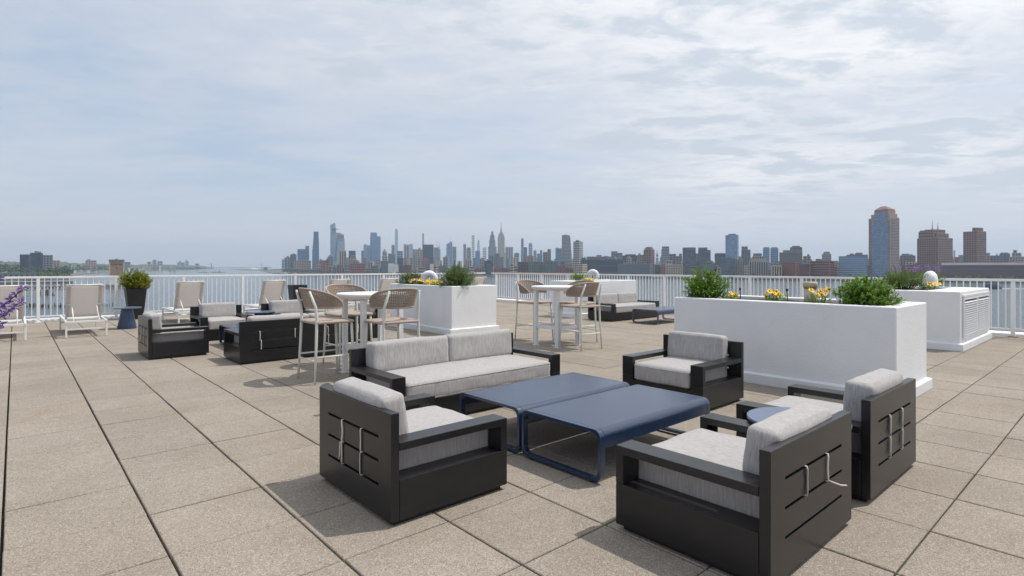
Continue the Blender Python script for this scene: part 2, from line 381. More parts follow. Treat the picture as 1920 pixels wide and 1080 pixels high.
# ------------------------------------------------------------------ rooftop: slab, pavers, joints
RX, RY = 14.85, 18.4            # the two railing lines
WATER_Z = -32.0
deck = MB().box(-6.0, RX + 0.42, -6.0, RY + 0.42, -0.5, -0.03).obj("rooftop_deck", M['joint']); deck['kind'] = 'structure'
bm_ = MB().box(-6.0, RX + 0.36, -6.0, RY + 0.36, WATER_Z + 2.2, -0.505)
blk = bm_.obj("apartment_block", mat("roof_block_wall", (0.42, 0.36, 0.31), 0.8, var=0.1, scale=0.5)); tag(blk, "tall apartment block that carries the paved roof terrace", "building")
PX, PY, OX, OY = 0.612, 0.595, -0.05, 0.155
def paver_mb(mb, x, y, gx, gy, rnd, c=0.004, t=0.028):
    w, d = (PX - gx) / 2, (PY - gy) / 2
    z = rnd.uniform(-0.0016, 0.0016); tx, ty = rnd.uniform(-0.003, 0.003), rnd.uniform(-0.003, 0.003)
    q = lambda a, b_, h: (x + a, y + b_, h + z + (a * tx + b_ * ty if h > -0.02 else 0))
    vs = [q(a * (w - e), b_ * (d - e), h) for e, h in ((0, -t), (0, -c), (c, 0)) for a, b_ in ((-1, -1), (1, -1), (1, 1), (-1, 1))]
    fs = [(8, 9, 10, 11)] + [(k * 4 + i, k * 4 + (i + 1) % 4, k * 4 + 4 + (i + 1) % 4, k * 4 + 4 + i) for k in (0, 1) for i in range(4)]
    mb.add(vs, fs)
rnd = random.Random(3); cells_ = []
for i in range(-9, 25):
    for j in range(-9, 31):
        x, y = OX + PX * (i + 0.5), OY + PY * (j + 0.5)
        if x > RX + 0.1 or y > RY + 0.1: continue
        X, Y = x * math.cos(YAW) - y * math.sin(YAW), x * math.sin(YAW) + y * math.cos(YAW)
        size = 0.0
        if Y > 0.9 and abs(X) / Y < 1.0 and 1050 * 1.4 / Y < 700: size = 1 / Y ** 3
        cells_.append((size, i, j, x, y))
cells_.sort(reverse=True)
rest = MB()
slab_meshes = []
for k in range(14):
    mb = MB(); paver_mb(mb, 0, 0, 0.0125, 0.009, rnd); slab_meshes.append(mb.mesh("paver", M['paver']))
for k, (sz, i, j, x, y) in enumerate(cells_):
    if k < 300 and sz > 0: inst("paver", slab_meshes[k % 14], deck, (x + rnd.uniform(-.0012, .0012), y + rnd.uniform(-.0012, .0012), 0), (0, 0, rnd.uniform(-.002, .002)))
    else: paver_mb(rest, x, y, 0.0125, 0.009, rnd)
rest.obj("far_pavers", M['paver'], deck)['kind'] = 'stuff'
# a low white gravel curb under the two railings
curb = MB().prism([(RY + .16, -.03), (RY + .40, -.03), (RY + .40, .075), (RY + .16, .055)], -6.0, RX + .40, 'x')
curb.prism([(RX + .16, -.03), (RX + .40, -.03), (RX + .40, .072), (RX + .16, .052)], -6.0, RY + .158, 'y')
curb.obj("roof_edge_kerb", M['stucco'], None, bevel=0.012)['kind'] = 'structure'

# ------------------------------------------------------------------ railings
def railing(label, axis, line, first, pitch, lo, hi, nb):
    root = thing("railing", label, "railing", (line if axis == 'y' else 0, 0 if axis == 'y' else line, 0))
    H = 1.155
    def bx(mb, a0, a1, w, z0, z1):
        return mb.box(a0, a1, -w / 2, w / 2, z0, z1) if axis == 'x' else mb.box(-w / 2, w / 2, a0, a1, z0, z1)
    bx(MB(), lo, hi, 0.058, H - 0.05, H).obj("top_rail", M['rail'], root, bevel=0.006)
    ks = [k for k in range(-12, 16) if lo - .01 <= first + k * pitch <= hi + .01]
    pm = MB(); bx(pm, -0.033, 0.033, 0.054, 0.012, H - 0.052); post = pm.mesh("post", M['rail'])
    fm = MB(); bx(fm, -0.075, 0.075, 0.11, 0.0, 0.012); foot = fm.mesh("foot_plate", M['brownfoot'] if axis == 'y' else M['rail'])
    bm2 = MB(); bx(bm2, -0.0095, 0.0095, 0.02, 0.172, H - 0.052); bal = bm2.mesh("baluster", M['rail'])
    lm = MB(); bx(lm, 0.035, pitch - 0.035, 0.036, 0.135, 0.170); low = lm.mesh("bottom_rail", M['rail'])
    at = lambda a: (a, 0, 0) if axis == 'x' else (0, a, 0)
    for k in ks:
        p = first + k * pitch
        o = inst("post", post, root, at(p)); inst("foot_plate", foot, o)
        if p + pitch > hi + .01: continue
        inst("bottom_rail", low, root, at(p))
        for q in range(1, nb): inst("baluster", bal, root, at(p + pitch * q / nb))
    return root
railing("long white baluster railing behind the sun loungers on the open river side", 'x', RY, 0.44, 1.605, -2.77, RX - 0.03, 13)
railing("white baluster railing facing the city towers, behind the louvred planter", 'y', RX, 0.38, 1.334, -0.954, RY - 0.4, 12)

# ------------------------------------------------------------------ lounge furniture
def rounded_block(w, d, h, r, puff=(0, 0, 0), n=(20, 14, 8), wr=0.0, seed=0, seam=0.0):
    """upholstered block, centred in x/y, bottom at z=0: soft edges, crowned faces, slight wrinkles and a stitched welt"""
    mb = MB(); nx, ny, nz = n
    def pos(u, v, s):
        p = Vector((u * w / 2, v * d / 2, s * h / 2))
        inner = Vector((max(-w / 2 + r, min(w / 2 - r, p.x)), max(-d / 2 + r, min(d / 2 - r, p.y)), max(-h / 2 + r, min(h / 2 - r, p.z))))
        q = p - inner
        nrm = q.normalized() if q.length > 1e-7 else Vector((0, 0, 0))
        out = inner + nrm * r if q.length > 1e-7 else p
        fx, fy, fz = 1 - u ** 4, 1 - v ** 4, 1 - s ** 4
        out.x += puff[0] * fy * fz * u; out.y += puff[1] * fx * fz * v; out.z += puff[2] * fx * fy * s
        if wr:
            k = noise.noise(Vector((out.x * 5 + seed, out.y * 5, out.z * 9))) + 0.5 * noise.noise(Vector((out.x * 13, out.y * 13 + seed, out.z * 26)))
            out += (nrm if nrm.length else Vector((0, 0, 1))) * k * wr
        out.z += h / 2
        return out
    def face(f, a, b_):
        vs = [f(2 * i / a - 1, 2 * j / b_ - 1) for j in range(b_ + 1) for i in range(a + 1)]
        return vs, [(j * (a + 1) + i, j * (a + 1) + i + 1, (j + 1) * (a + 1) + i + 1, (j + 1) * (a + 1) + i) for j in range(b_) for i in range(a)]
    e = lambda t: math.copysign(abs(t) ** 0.75, t)     # pack rows towards the edges
    for f, a, b_ in ((lambda u, v: pos(e(u), e(v), 1), nx, ny), (lambda u, v: pos(e(u), -e(v), -1), nx, ny),
                     (lambda u, s: pos(e(u), -1, e(s)), nx, nz), (lambda u, s: pos(-e(u), 1, e(s)), nx, nz),
                     (lambda v, s: pos(1, e(v), e(s)), ny, nz), (lambda v, s: pos(-1, -e(v), e(s)), ny, nz)):
        mb.add(*face(f, a, b_))
    return mb
def weld(o, dist=1e-4):
    b = bmesh.new(); b.from_mesh(o.data); bmesh.ops.remove_doubles(b, verts=b.verts, dist=dist); b.to_mesh(o.data); b.free(); return o
def welt(w, d, z, r):
    q = r * 0.75
    pts = []
    for cx, cy, a0 in ((w / 2 - r, d / 2 - r, 0), (-w / 2 + r, d / 2 - r, 90), (-w / 2 + r, -d / 2 + r, 180), (w / 2 - r, -d / 2 + r, 270)):
        pts += [(x, y, z) for x, y in arc(cx, cy, r, a0, a0 + 90, 4)]
    return pts

AD, AH = 0.82, 0.612            # armchair depth, back height
def seat_frame(root, W_, halves, ties):
    h = W_ / 2; b0, b1 = -AD / 2, AD / 2; bp = b1 - 0.05
    MB().box(-h + .03, h - .03, b0 + .03, b1 - .03, 0.0, 0.03).obj("plinth", M['black'], root)
    base = MB().prism([(-h, .03), (h, .03), (h, .248), (h - .135, .248), (h - .135, .205), (-h + .135, .205), (-h + .135, .248), (-h, .248)], b0, bp - .002, 'y')
    base.obj("base", M['charcoal'], root, bevel=0.003)
    # back panel with three slots per half, cut through
    xs = [-h]; open_ = []
    wh = W_ / halves
    for k in range(halves):
        x0 = -h + k * wh + wh * 0.15; x1 = -h + (k + 1) * wh - wh * 0.15
        xs += [x0, x1]; open_.append(len(xs) - 2)
    xs.append(h)
    zs = [.03, .190, .204, .322, .336, .455, .469, AH]
    pn = MB().cells(xs, zs, lambda i, k: not (i in open_ and k in (1, 3, 5)), bp, b1)
    pn.obj("back_panel", M['charcoal'], root, bevel=0.003)
    for s in (-1, 1):
        x0, x1 = sorted((s * h, s * (h - .132)))
        am = MB().prism([(bp - .002, .405), (bp - .002, .448), (b0, .448), (b0, .2495), (b0 + .048, .2495), (b0 + .048, .405)], x0, x1, 'x')
        am.obj("arm", M['charcoal'], root, bevel=0.003)
    for (x, za, zb, kind) in ties:
        tie(root, x, za, zb, b1, kind)
SL = {1: .462, 2: .329, 3: .197}
def tie(root, x, a, b_, y, kind=0):
    za, zb = SL[a], SL[b_]; rr = random.Random(int(x * 1000) + a)
    j = rr.uniform(-.006, .006)
    pts = [(x, y - .03, za + .003), (x, y + .006, za + .003), (x + j, y + .008, za - .012), (x + j * 2, y + .0055, (za + zb) / 2), (x + j, y + .008, zb + .012), (x + j, y + .006, zb), (x, y - .03, zb - .003)]
    mb = MB().tube(pts, .0070, 6, flat=0.4)
    if kind == 1: mb.tube([(x + .012, y + .008, za + .002), (x + .013, y + .010, za - .02), (x + .019, y + .010, zb + .05), (x + .024, y + .013, zb + .024)], [.006, .0068, .006, .005], 6, flat=.5)
    if kind == 2: mb.tube([(x - .005, y + .006, zb + .002), (x - .03, y + .022, zb - .012), (x - .07, y + .04, zb - .03), (x - .105, y + .055, zb - .036)], [.006, .007, .007, .005], 6, flat=.6)
    mb.obj("tie_strap", M['strap'], root, smooth=True)
def cushions(root, W_, nback, seed, rise=0.0, lean=0.0, bw=None):
    sw = W_ - .285
    o = weld(rounded_block(sw, .775, .180, .034, (.004, .006, .016), (48 if W_ > 1.5 else 26, 20, 8), .0055, seed).obj("seat_cushion", M['cushion'], root, smooth=True)); o.location = (0, -.025, .207)
    p = MB()
    for z in (.024, .156): p.tube(welt(sw + .003, .780, z, .036), .0035, 5, closed=True)
    p.obj("piping", M['cushion'], o, smooth=True)
    bw = bw or (W_ - .285) / nback - .004
    for k in range(nback):
        x = (k - (nback - 1) / 2) * (bw + .006)
        o = weld(rounded_block(bw, .155, .295, .034, (.003, .010, .006), (28, 10, 14), .0065, seed + 3 + k).obj("back_cushion", M['cushion'], root, smooth=True))
        o.location = (x, AD / 2 - .136, .376 + rise); o.rotation_euler = (R(-5) + lean, 0, 0)
T4 = [(-.13, 1, 2, 0), (.12, 1, 2, 0), (-.13, 2, 3, 0), (.12, 2, 3, 1)]
TC = [(-.13, 1, 2, 1), (.12, 1, 2, 1), (-.13, 2, 3, 1), (.12, 2, 3, 1)]
TD = [(-.13, 1, 2, 2), (.12, 1, 2, 0)]
def armchair(label, loc, rz, group, ties, seed, rise=0.0, lean=0.0):
    root = thing("armchair", label, "armchair", loc, R(rz), group)
    seat_frame(root, .94, 1, ties); cushions(root, .94, 1, seed, rise, lean); return root
def sofa(label, loc, rz, seed):
    root = thing("sofa", label, "sofa", loc, R(rz), "charcoal framed sofas")
    t = []
    for s in (-1, 1):
        t += [(s * .51 - .26, 1, 2, 0), (s * .51 + .25, 1, 2, 0), (s * .51 + .23, 2, 3, 0)]
    seat_frame(root, 2.06, 2, t); cushions(root, 2.06, 2, seed); return root

NEAR, FARG = "armchairs round the near navy tables", "armchairs round the far navy tables"
hw, hd = .47, AD / 2
armchair("charcoal armchair with four strap loops on its back, left of the near navy tables", (1.50 + hd, 3.13, 0), 90, NEAR, T4, 1, .005, R(-3))
armchair("charcoal armchair facing the camera side, standing against the long white planter", (5.70 - hd, 3.24, 0), -90, NEAR, T4, 12)
armchair("charcoal armchair with doubled straps on its back, right of the near round slate table", (4.25, 1.06 + hd, 0), 180, NEAR, TC, 23, .012).scale = (1.055, 1, 1)
armchair("nearest charcoal armchair, two straps on its back, one end hanging loose", (2.90, 1.05 + hd, 0), 180, NEAR, TD, 34, -.012).scale = (1.06, 1, 1)
armchair("charcoal armchair seen side-on at the end of the far group, nearest the row of loungers", (1.49 + hd, 10.33, 0), 90, FARG, T4, 45)
armchair("charcoal armchair facing the camera, in front of the lounger by the potted shrub", (3.05, 12.46 - hd, 0), 0, FARG, T4, 56)
armchair("charcoal armchair facing the camera in the far group, partly behind the taupe bar stool", (4.38, 12.46 - hd, 0), 0, FARG, T4, 67)
armchair("charcoal armchair glimpsed between the legs of the white bar table", (5.42 - hd, 10.45, 0), -90, FARG, T4, 78)
sofa("charcoal sofa with two pale grey back cushions beside the near navy tables", (3.42, 5.04 - hd, 0), 0, 5)
sofa("charcoal sofa of the far group, its slotted back turned to the camera", (3.42, 8.52 + hd, 0), 180, 15)
sofa("charcoal sofa standing alone against the farthest white planter", (12.36, 9.74 - hd, 0), 0, 25)

def coffee_table(label, loc, group):
    root = thing("coffee_table", label, "table", loc, 0, group)
    L_, w, H, r = 1.36, .745, .352, .055
    def prof(t, drop):
        hw2 = w / 2
        return [(-hw2, H - drop)] + [(x, z) for x, z in arc(-hw2 + r, H - r, r, 180, 90, 7)] + [(x, z) for x, z in arc(hw2 - r, H - r, r, 90, 0, 7)] + [(hw2, H - drop)]
    outer = prof(0, .118)
    inner = [(x * (1 - .012 / (w / 2)), z - (.004 if z > H - .05 else 0)) for x, z in outer][::-1]
    MB().prism(outer + inner, -L_ / 2 + .045, L_ / 2 - .045, 'x').obj("table_top", M['blue'], root, bevel=0.0015, smooth=False)
    for s in (-1, 1):
        pts = [(y, z) for y, z in arc(w / 2 - r, H - r, r, 0, 90, 6)] + [(y, z) for y, z in arc(-w / 2 + r, H - r, r, 90, 180, 6)] + \
              [(y, z) for y, z in arc(-w / 2 + r, .014 + r, r, 180, 270, 6)] + [(y, z) for y, z in arc(w / 2 - r, .014 + r, r, 270, 360, 6)]
        t = .024; ctr = H / 2 + .007
        inn = [(y - math.copysign(min(t, abs(y)), y) if abs(y) > w / 2 - r - .001 else y, z - math.copysign(t, z - ctr)) for y, z in pts]
        mb = MB(); n = len(pts); x0, x1 = sorted((s * L_ / 2, s * (L_ / 2 - .044)))
        # the apron behind the end frame hangs a little below the top
        vs = [(x, y, z) for x in (x0, x1) for ring in (pts, inn) for y, z in ring]
        fs = []
        for i in range(n):
            j = (i + 1) % n
            fs += [(i, j, n + j, n + i), (2 * n + j, 2 * n + i, 3 * n + i, 3 * n + j), (j, i, 2 * n + i, 2 * n + j), (n + i, n + j, 3 * n + j, 3 * n + i)]
        mb.add(vs, fs)
        f = mb.obj("end_frame", M['blue'], root, bevel=0.003)
        xa, xb = sorted((s * (L_ / 2 - .006), s * (L_ / 2 - .040)))
        for y in (-w / 2 + .09, w / 2 - .09): MB().lathe([(.014, 0), (.014, .0135)], 10, (s * (L_ / 2 - .022), y, 0)).obj("glide", M['black'], f)
    return root
g1, g2 = "pair of navy tables in the near group", "pair of navy tables in the far group"
coffee_table("navy metal coffee table nearest the camera, its long rounded edge in full view", (3.47, 2.665, 0), g1)
coffee_table("navy metal coffee table pushed up alongside, next to the pale grey sofa", (3.47, 3.435, 0), g1)
coffee_table("navy coffee table half hidden right behind the back of the far sofa", (3.45, 9.98, 0), g2)
coffee_table("navy coffee table in front of the far armchairs, mostly hidden by the sofa back", (3.45, 10.76, 0), g2)
coffee_table("low navy coffee table standing alone before the farthest sofa", (12.22, 8.10, 0), None)

def side_table(label, loc):
    root = thing("side_table", label, "table", loc, 0, "round slate blue side tables")
    MB().lathe([(.272, .455), (.284, .462), (.286, .472), (.283, .479), (.10, .481), (.0, .481)], 40, capt=False).obj("table_top", M['blue_top'], root, smooth=True)
    MB().lathe([(.186, 0), (.19, .006), (.112, .44), (.11, .455)], 32).obj("pedestal", M['blue_lt'], root, smooth=True)
    for o in root.children:
        b = o.modifiers.new("e", 'EDGE_SPLIT'); b.split_angle = R(50)
side_table("round slate blue table on a cone foot beside the tall potted golden shrub", (1.90, 15.28, 0))
side_table("round slate blue table squeezed between the two nearest right-hand armchairs", (3.55, 1.39, 0))
side_table("round slate blue table between the two far armchairs that face the camera", (3.78, 12.05, 0))
side_table("round slate blue table in front of the empty black pot", (5.95, 15.55, 0))

# ------------------------------------------------------------------ sun loungers
def make_lounger(label, loc):
    """local: foot end at +Y, raised back at -Y"""
    root = thing("sun_lounger", label, "sun lounger", loc, 0, "white sun loungers along the railing")
    Wd, Ln, z = .64, 1.98, .335; h = Wd / 2
    fr = MB()
    for s in (-1, 1): fr.box(s * h - .0175, s * h + .0175, 0, Ln, z - .05, z)
    fr.box(-h + .018, h - .018, 0.005, .035, z - .046, z - .006); fr.box(-h + .018, h - .018, Ln - .035, Ln - .005, z - .046, z - .006); fr.box(-h + .018, h - .018, .70, .73, z - .05, z - .02)
    fr.obj("side_frame", M['lframe'], root, bevel=0.004)
    for sx in (-1, 1):
        for y in (.02, Ln - .06):
            l = MB().box(sx * h - .0165, sx * h + .0165, y, y + .045, .012, z - .051).obj("leg", M['lframe'], root, bevel=.004)
            MB().lathe([(.016, 0), (.019, .004), (.017, .0115)], 10, (sx * h, y + .022, 0)).obj("foot_cap", M['white'], l)
    for y in (.04, Ln - .04): MB().box(-h + .018, h - .018, y - .012, y + .012, .15, .18).obj("stretcher", M['lframe'], root, bevel=.003)
    st = MB(); n = 12
    st.add([(x, .73 + (Ln - .75) * i / n, z + .003 - .018 * math.sin(math.pi * (j / 4)) ) for i in range(n + 1) for j, x in enumerate([(-h + .02) + (Wd - .04) * q / 4 for q in range(5)])],
           [(i * 5 + j, i * 5 + j + 1, i * 5 + 6 + j, i * 5 + 5 + j) for i in range(n) for j in range(4)])
    o = st.obj("seat_sling", M['slingw'], root, smooth=True); m = o.modifiers.new("s", 'SOLIDIFY'); m.thickness = .004
    a, bq = Vector((0, .72, z - .015)), Vector((0, .36, 1.035)); up = (bq - a); nrm = Vector((0, up.z, -up.y)).normalized()
    bf = MB()
    for s in (-1, 1): bf.tube([a + Vector((s * (h - .035), 0, 0)), a + up * .5 + Vector((s * (h - .035), 0, 0)) - nrm * -.012, bq + Vector((s * (h - .035), 0, 0))], .014, 8)
    bf.tube([bq + Vector((-(h - .035), 0, 0)), bq + Vector((0, 0, -.008)), bq + Vector((h - .035, 0, 0))], .013, 8)
    bf.obj("back_frame", M['lframe'], root, smooth=True)
    bs = MB(); nn = 10; cols = 8
    bs.add([tuple(a + up * (.06 + .94 * i / nn) + Vector(((-h + .03) + (Wd - .06) * j / cols, 0, -.012 * math.sin(math.pi * j / cols) * (1 if i == nn else .4))) + nrm * (.022 * math.sin(math.pi * j / cols) * math.sin(math.pi * min(1, .15 + .8 * i / nn)))) for i in range(nn + 1) for j in range(cols + 1)],
           [(i * (cols + 1) + j, i * (cols + 1) + j + 1, (i + 1) * (cols + 1) + j + 1, (i + 1) * (cols + 1) + j) for i in range(nn) for j in range(cols)])
    o = bs.obj("back_sling", M['sling'], root, smooth=True); m = o.modifiers.new("s", 'SOLIDIFY'); m.thickness = .005
    # folded sleeve of cloth along both uprights
    for s in (-1, 1):
        sl = MB().bar(a + up * .07 + Vector((s * (h - .055), -.004, 0)), a + up * .99 + Vector((s * (h - .055), -.004, 0)), .075, .036)
        sl.obj("sleeve", M['sling'], root, bevel=.012)
    for s in (-1, 1):
        q = a + up * .42 + Vector((s * (h - .035), -.02, 0))
        MB().tube([q, q + Vector((-s * .07, -.015, .004)), q + Vector((-s * .085, -.03, -.03)), Vector((s * (h - .115), .06, z - .01))], .011, 8).obj("support_strut", M['lframe'], root, smooth=True)
    for y in (.12, .20, .28): MB().tube([(-h + .018, y, z - .03), (h - .018, y, z - .03)], .007, 6).obj("rest_bar", M['lframe'], root, smooth=True)
    return root
l0 = make_lounger("white sun lounger cut off by the photo's left edge, behind the violet flower sprays", (-.17, 13.98, 0))
for (x, y, lab) in ((1.07, 13.92, "white sun lounger between the violet sprays and the potted golden shrub"),
                    (3.22, 15.1, "white sun lounger just behind the far armchair, right beside the potted golden shrub"),
                    (5.18, 15.0, "white sun lounger with raised back standing next to the empty black pot"),
                    (7.02, 15.0, "white sun lounger whose top shows above the rear taupe bar stool"),
                    (8.62, 15.0, "white sun lounger half hidden by the left end of the middle planter"),
                    (12.15, 15.0, "white sun lounger peeking out past the big round bush of the middle planter")):
    copy_thing(l0, (x, y, 0), 0, lab)

# ------------------------------------------------------------------ bar tables and stools
def bar_table(label, loc):
    root = thing("bar_table", label, "bar table", loc, 0, "round white bar tables")
    MB().lathe([(.0, .985), (.39, .985), (.40, .988), (.43, 1.0), (.435, 1.012), (.452, 1.02), (.458, 1.03), (.458, 1.046), (.450, 1.055), (.0, 1.055)], 56, capb=False, capt=False).obj("table_top", M['white'], root, smooth=True).modifiers.new("e", 'EDGE_SPLIT').split_angle = R(35)
    q = .262
    for sx in (-1, 1):
        for sy in (-1, 1):
            l = MB().box(sx * q - .031, sx * q + .031, sy * q - .031, sy * q + .031, .013, .984).obj("leg", M['white'], root, bevel=.004)
            f = MB().box(sx * q - .05, sx * q + .05, sy * q - .045, sy * q + .045, 0, .012)
            for bx_, by_ in ((-.04, -.035), (.04, .035)): f.lathe([(.008, .0125), (.008, .018)], 8, (sx * q + bx_, sy * q + by_, 0))
            f.obj("foot_plate", M['white'], l)
    for s in (-1, 1):
        MB().box(-q + .032, q - .032, s * q - .02, s * q + .02, .31, .365).obj("stretcher", M['white'], root, bevel=.003)
        MB().box(s * q - .02, s * q + .02, -q + .032, q - .032, .31, .365).obj("stretcher", M['white'], root, bevel=.003)
bar_table("round white bar table in front of the middle planter, ringed by three woven stools", (3.53, 6.75, 0))
bar_table("round white bar table farther off, between the middle planter and the farthest one", (7.25, 6.96, 0))

def make_stool(label, loc, rz):
    """local: open front at -Y, backrest at +Y"""
    root = thing("bar_stool", label, "bar stool", loc, R(rz), "woven bar stools")
    zt = .75
    st = weld(rounded_block(.50, .48, .04, .018, (0, 0, .004), (16, 14, 4)).obj("seat", M['ropeseat'], root, smooth=True)); st.location = (0, 0, zt - .04)
    rim = MB().tube([(x, y, zt - .022) for x, y, _ in welt(.505, .485, 0, .05)], .017, 8, closed=True); rim.obj("seat_rim", M['ropeseat'], root, smooth=True)
    legs = {}
    for sx in (-1, 1):
        MB().tube([(sx * .225, -.215, zt - .03), (sx * .232, -.225, .5), (sx * .252, -.25, 0)], [.017, .016, .013], 10).obj("leg", M['stool'], root, smooth=True)
        MB().tube([(sx * .262, .262, 0), (sx * .244, .238, .45), (sx * .235, .226, .80), (sx * .232, .240, .92), (sx * .205, .305, 1.11)], [.013, .016, .018, .017, .013], 10).obj("leg", M['stool'], root, smooth=True)
    za, zb = .27, .315
    for (p, q, z) in (((-.243, -.238), (.243, -.238), za), ((-.25, .247), (.25, .247), za), ((-.243, -.238), (-.25, .247), zb), ((.243, -.238), (.25, .247), zb)):
        MB().tube([(*p, z), (*q, z)], .0105, 8).obj("foot_rail", M['stool'], root, smooth=True)
    # woven shell: a band wrapped round the back, tall behind, tapering to rounded arm ends
    def shell(t, s):       # t -1..1 round the back, s 0..1 bottom to top
        a = t * R(118)
        k = abs(t); top = 1.135 - .19 * k ** 2.4; bot = .905 + .0 * k
        if k > .84:
            e = (k - .84) / .16; sh = math.sqrt(max(0, 1 - e * e)); mid = (top + bot) / 2 - .01; top = mid + (top - mid) * (.25 + .75 * sh); bot = mid + (bot - mid) * (.25 + .75 * sh)
        z = bot + (top - bot) * s
        fl = .045 * (z - .9) / .23
        return Vector(((.262 + fl) * math.sin(a), .02 + (.235 + fl * 1.5) * math.cos(a), z))
    nt, ns = 46, 12
    w = MB()
    # vertical ropes (pairs) and horizontal strands passing in and out: an open weave
    for i in range(nt + 1):
        t = -1 + 2 * i / nt
        w.tube([shell(t, s / 5) for s in range(6)], .0068, 4, caps=False)
    for j in range(1, ns):
        s = j / ns; pts = []
        for i in range(nt * 1 + 1):
            t = -1 + 2 * i / nt; p = shell(t, s); nrm = Vector((p.x, p.y - .02, 0)).normalized()
            pts.append(p + nrm * (.0055 if (i + j) % 2 else -.0055))
        w.tube(pts, .0078, 4, caps=False)
    o = w.obj("backrest_weave", M['rope'], root, smooth=True); o['kind'] = 'stuff'
    rp = [shell(-1 + 2 * i / 48, 1) for i in range(49)] + [shell(1 - 2 * i / 48, 0) for i in range(49)]
    MB().tube(rp, .0125, 7, closed=True).obj("backrest_rim", M['ropeseat'], root, smooth=True)
    return root
s0 = make_stool("taupe woven bar stool left of the nearer bar table, in full view", (2.91, 6.75, 0), 90)
s0.rotation_euler = (0, 0, R(90))
for (x, y, rz, lab) in ((3.56, 7.52, 0, "taupe woven bar stool behind the nearer white bar table, facing the camera"),
                        (3.50, 6.19, 180, "taupe woven bar stool with its back toward the camera, overlapping the middle planter"),
                        (7.40, 7.69, 0, "taupe woven bar stool at the left of the farther bar table, facing the camera"),
                        (7.25, 6.41, 180, "taupe woven bar stool right of the farther bar table, its back toward the camera"),
                        (7.81, 6.98, -90, "taupe woven bar stool mostly hidden behind the right-hand stool of the farther table")):
    copy_thing(s0, (x, y, 0), R(rz), lab)
# ------------------------------------------------------------------ white roof planters
def planter(label, x0, x1, y0, y1, H, soil, wall=.13, name="roof_planter", cat="planter", trim=.045):
    """soil = (x0,x1,y0,y1) of the planted pocket cut into the top"""
    root = thing(name, label, cat, ((x0 + x1) / 2, (y0 + y1) / 2, 0))
    cx, cy = (x0 + x1) / 2, (y0 + y1) / 2
    a, b_, c, d = x0 - cx, x1 - cx, y0 - cy, y1 - cy
    s = (soil[0] - cx, soil[1] - cx, soil[2] - cy, soil[3] - cy)
    xs, ys = [a, s[0], s[1], b_], [c, s[2], s[3], d]
    mb = MB()       # body with the pocket: rim cells on top, walls outside, pocket walls inside
    T, P = H, H - .10
    for i in range(3):
        for j in range(3):
            z = P if (i == 1 and j == 1) else T
            mb.add([(xs[i], ys[j], z), (xs[i + 1], ys[j], z), (xs[i + 1], ys[j + 1], z), (xs[i], ys[j + 1], z)], [(0, 1, 2, 3)])
    ring = [(s[0], s[2]), (s[1], s[2]), (s[1], s[3]), (s[0], s[3])]
    for k in range(4):
        p, q = ring[k], ring[(k + 1) % 4]; mb.add([(*p, P), (*q, P), (*q, T), (*p, T)], [(0, 3, 2, 1)])
    outer = [(xs[i], ys[0]) for i in range(4)] + [(xs[3], ys[j]) for j in (1, 2, 3)] + [(xs[i], ys[3]) for i in (2, 1, 0)] + [(xs[0], ys[j]) for j in (2, 1)]
    n = len(outer)
    for k in range(n):
        p, q = outer[k], outer[(k + 1) % n]; mb.add([(*p, .0), (*q, .0), (*q, T), (*p, T)], [(0, 1, 2, 3)])
    weld(mb.obj("wall", M['stucco'], root, bevel=.016, seg=3))
    MB().frustum((a - trim, b_ + trim, c - trim, d + trim), (a - trim, b_ + trim, c - trim, d + trim), 0, .115).frustum((a - trim, b_ + trim, c - trim, d + trim), (a - .004, b_ + .004, c - .004, d + .004), .115, .13).obj("base_trim", M['stucco'], root, bevel=.006)
    so = MB(); nx, ny = 24, 14; rr = random.Random(int(x0 * 10))
    so.add([(s[0] + .002 + (s[1] - s[0] - .004) * i / nx, s[2] + .002 + (s[3] - s[2] - .004) * j / ny, H - .045 + rr.uniform(-.014, .014)) for j in range(ny + 1) for i in range(nx + 1)],
           [(j * (nx + 1) + i, j * (nx + 1) + i + 1, (j + 1) * (nx + 1) + i + 1, (j + 1) * (nx + 1) + i) for j in range(ny) for i in range(nx)])
    o = so.obj("soil", M['soil'], root, smooth=True); o['kind'] = 'stuff'
    return root
P1 = planter("long white planter behind the near armchairs, with two leafy bushes and a cream pipe stub", 6.65, 7.85, 1.65, 4.2, .99, (6.79, 7.70, 1.80, 4.06))
P2 = planter("white planter in the middle with two round bushes either side of a white gooseneck vent", 6.65, 7.85, 9.35, 11.85, 1.0, (6.77, 7.72, 9.48, 11.72))
P3 = planter("farthest white planter, behind the lone sofa", 11.4, 14.0, 10.13, 11.2, 1.0, (11.9, 13.9, 10.28, 11.08))
P4 = planter("white planter with louvred end grilles near the city-side railing, topped by violet spikes", 11.67, 14.3, 2.0, 3.25, .985, (11.95, 14.1, 2.52, 3.12))
# louvres let into the side of the fourth planter
lv = thing("louvre_grille", "wide white louvre grille on the sunny side of the planter by the railing", "grille", ((11.67 + 14.3) / 2, 1.998, 0))
la, lb = -1.17, 1.17
fr = MB().cells([la, la + .05, -.03, .03, lb - .05, lb], [.20, .245, .84, .875], lambda i, k: not (i in (1, 3) and k == 1), -.028, 0)
fr.obj("frame", M['white'], lv, bevel=.003)
MB().box(la, lb, -.024, 0, .883, .925).obj("header_strip", M['white'], lv, bevel=.003)
MB().box(la + .01, lb - .01, .0, .0015, .21, .87).obj("gap_shade_sheet", mat("louvre_gap_shade", (0.035, 0.035, 0.037), 0.8), lv)  # near-black sheet: shade in the gaps between slats, put into the colour
for x0, x1 in ((la + .052, -.032), (.032, lb - .052)):
    sm = MB().prism([(-.008, .006), (-.034, -.014), (-.034, -.008), (-.008, .012)], x0, x1, 'x').mesh("slat", M['white'])
    for k in range(15): inst("slat", sm, lv, (0, 0, .265 + k * .0382))

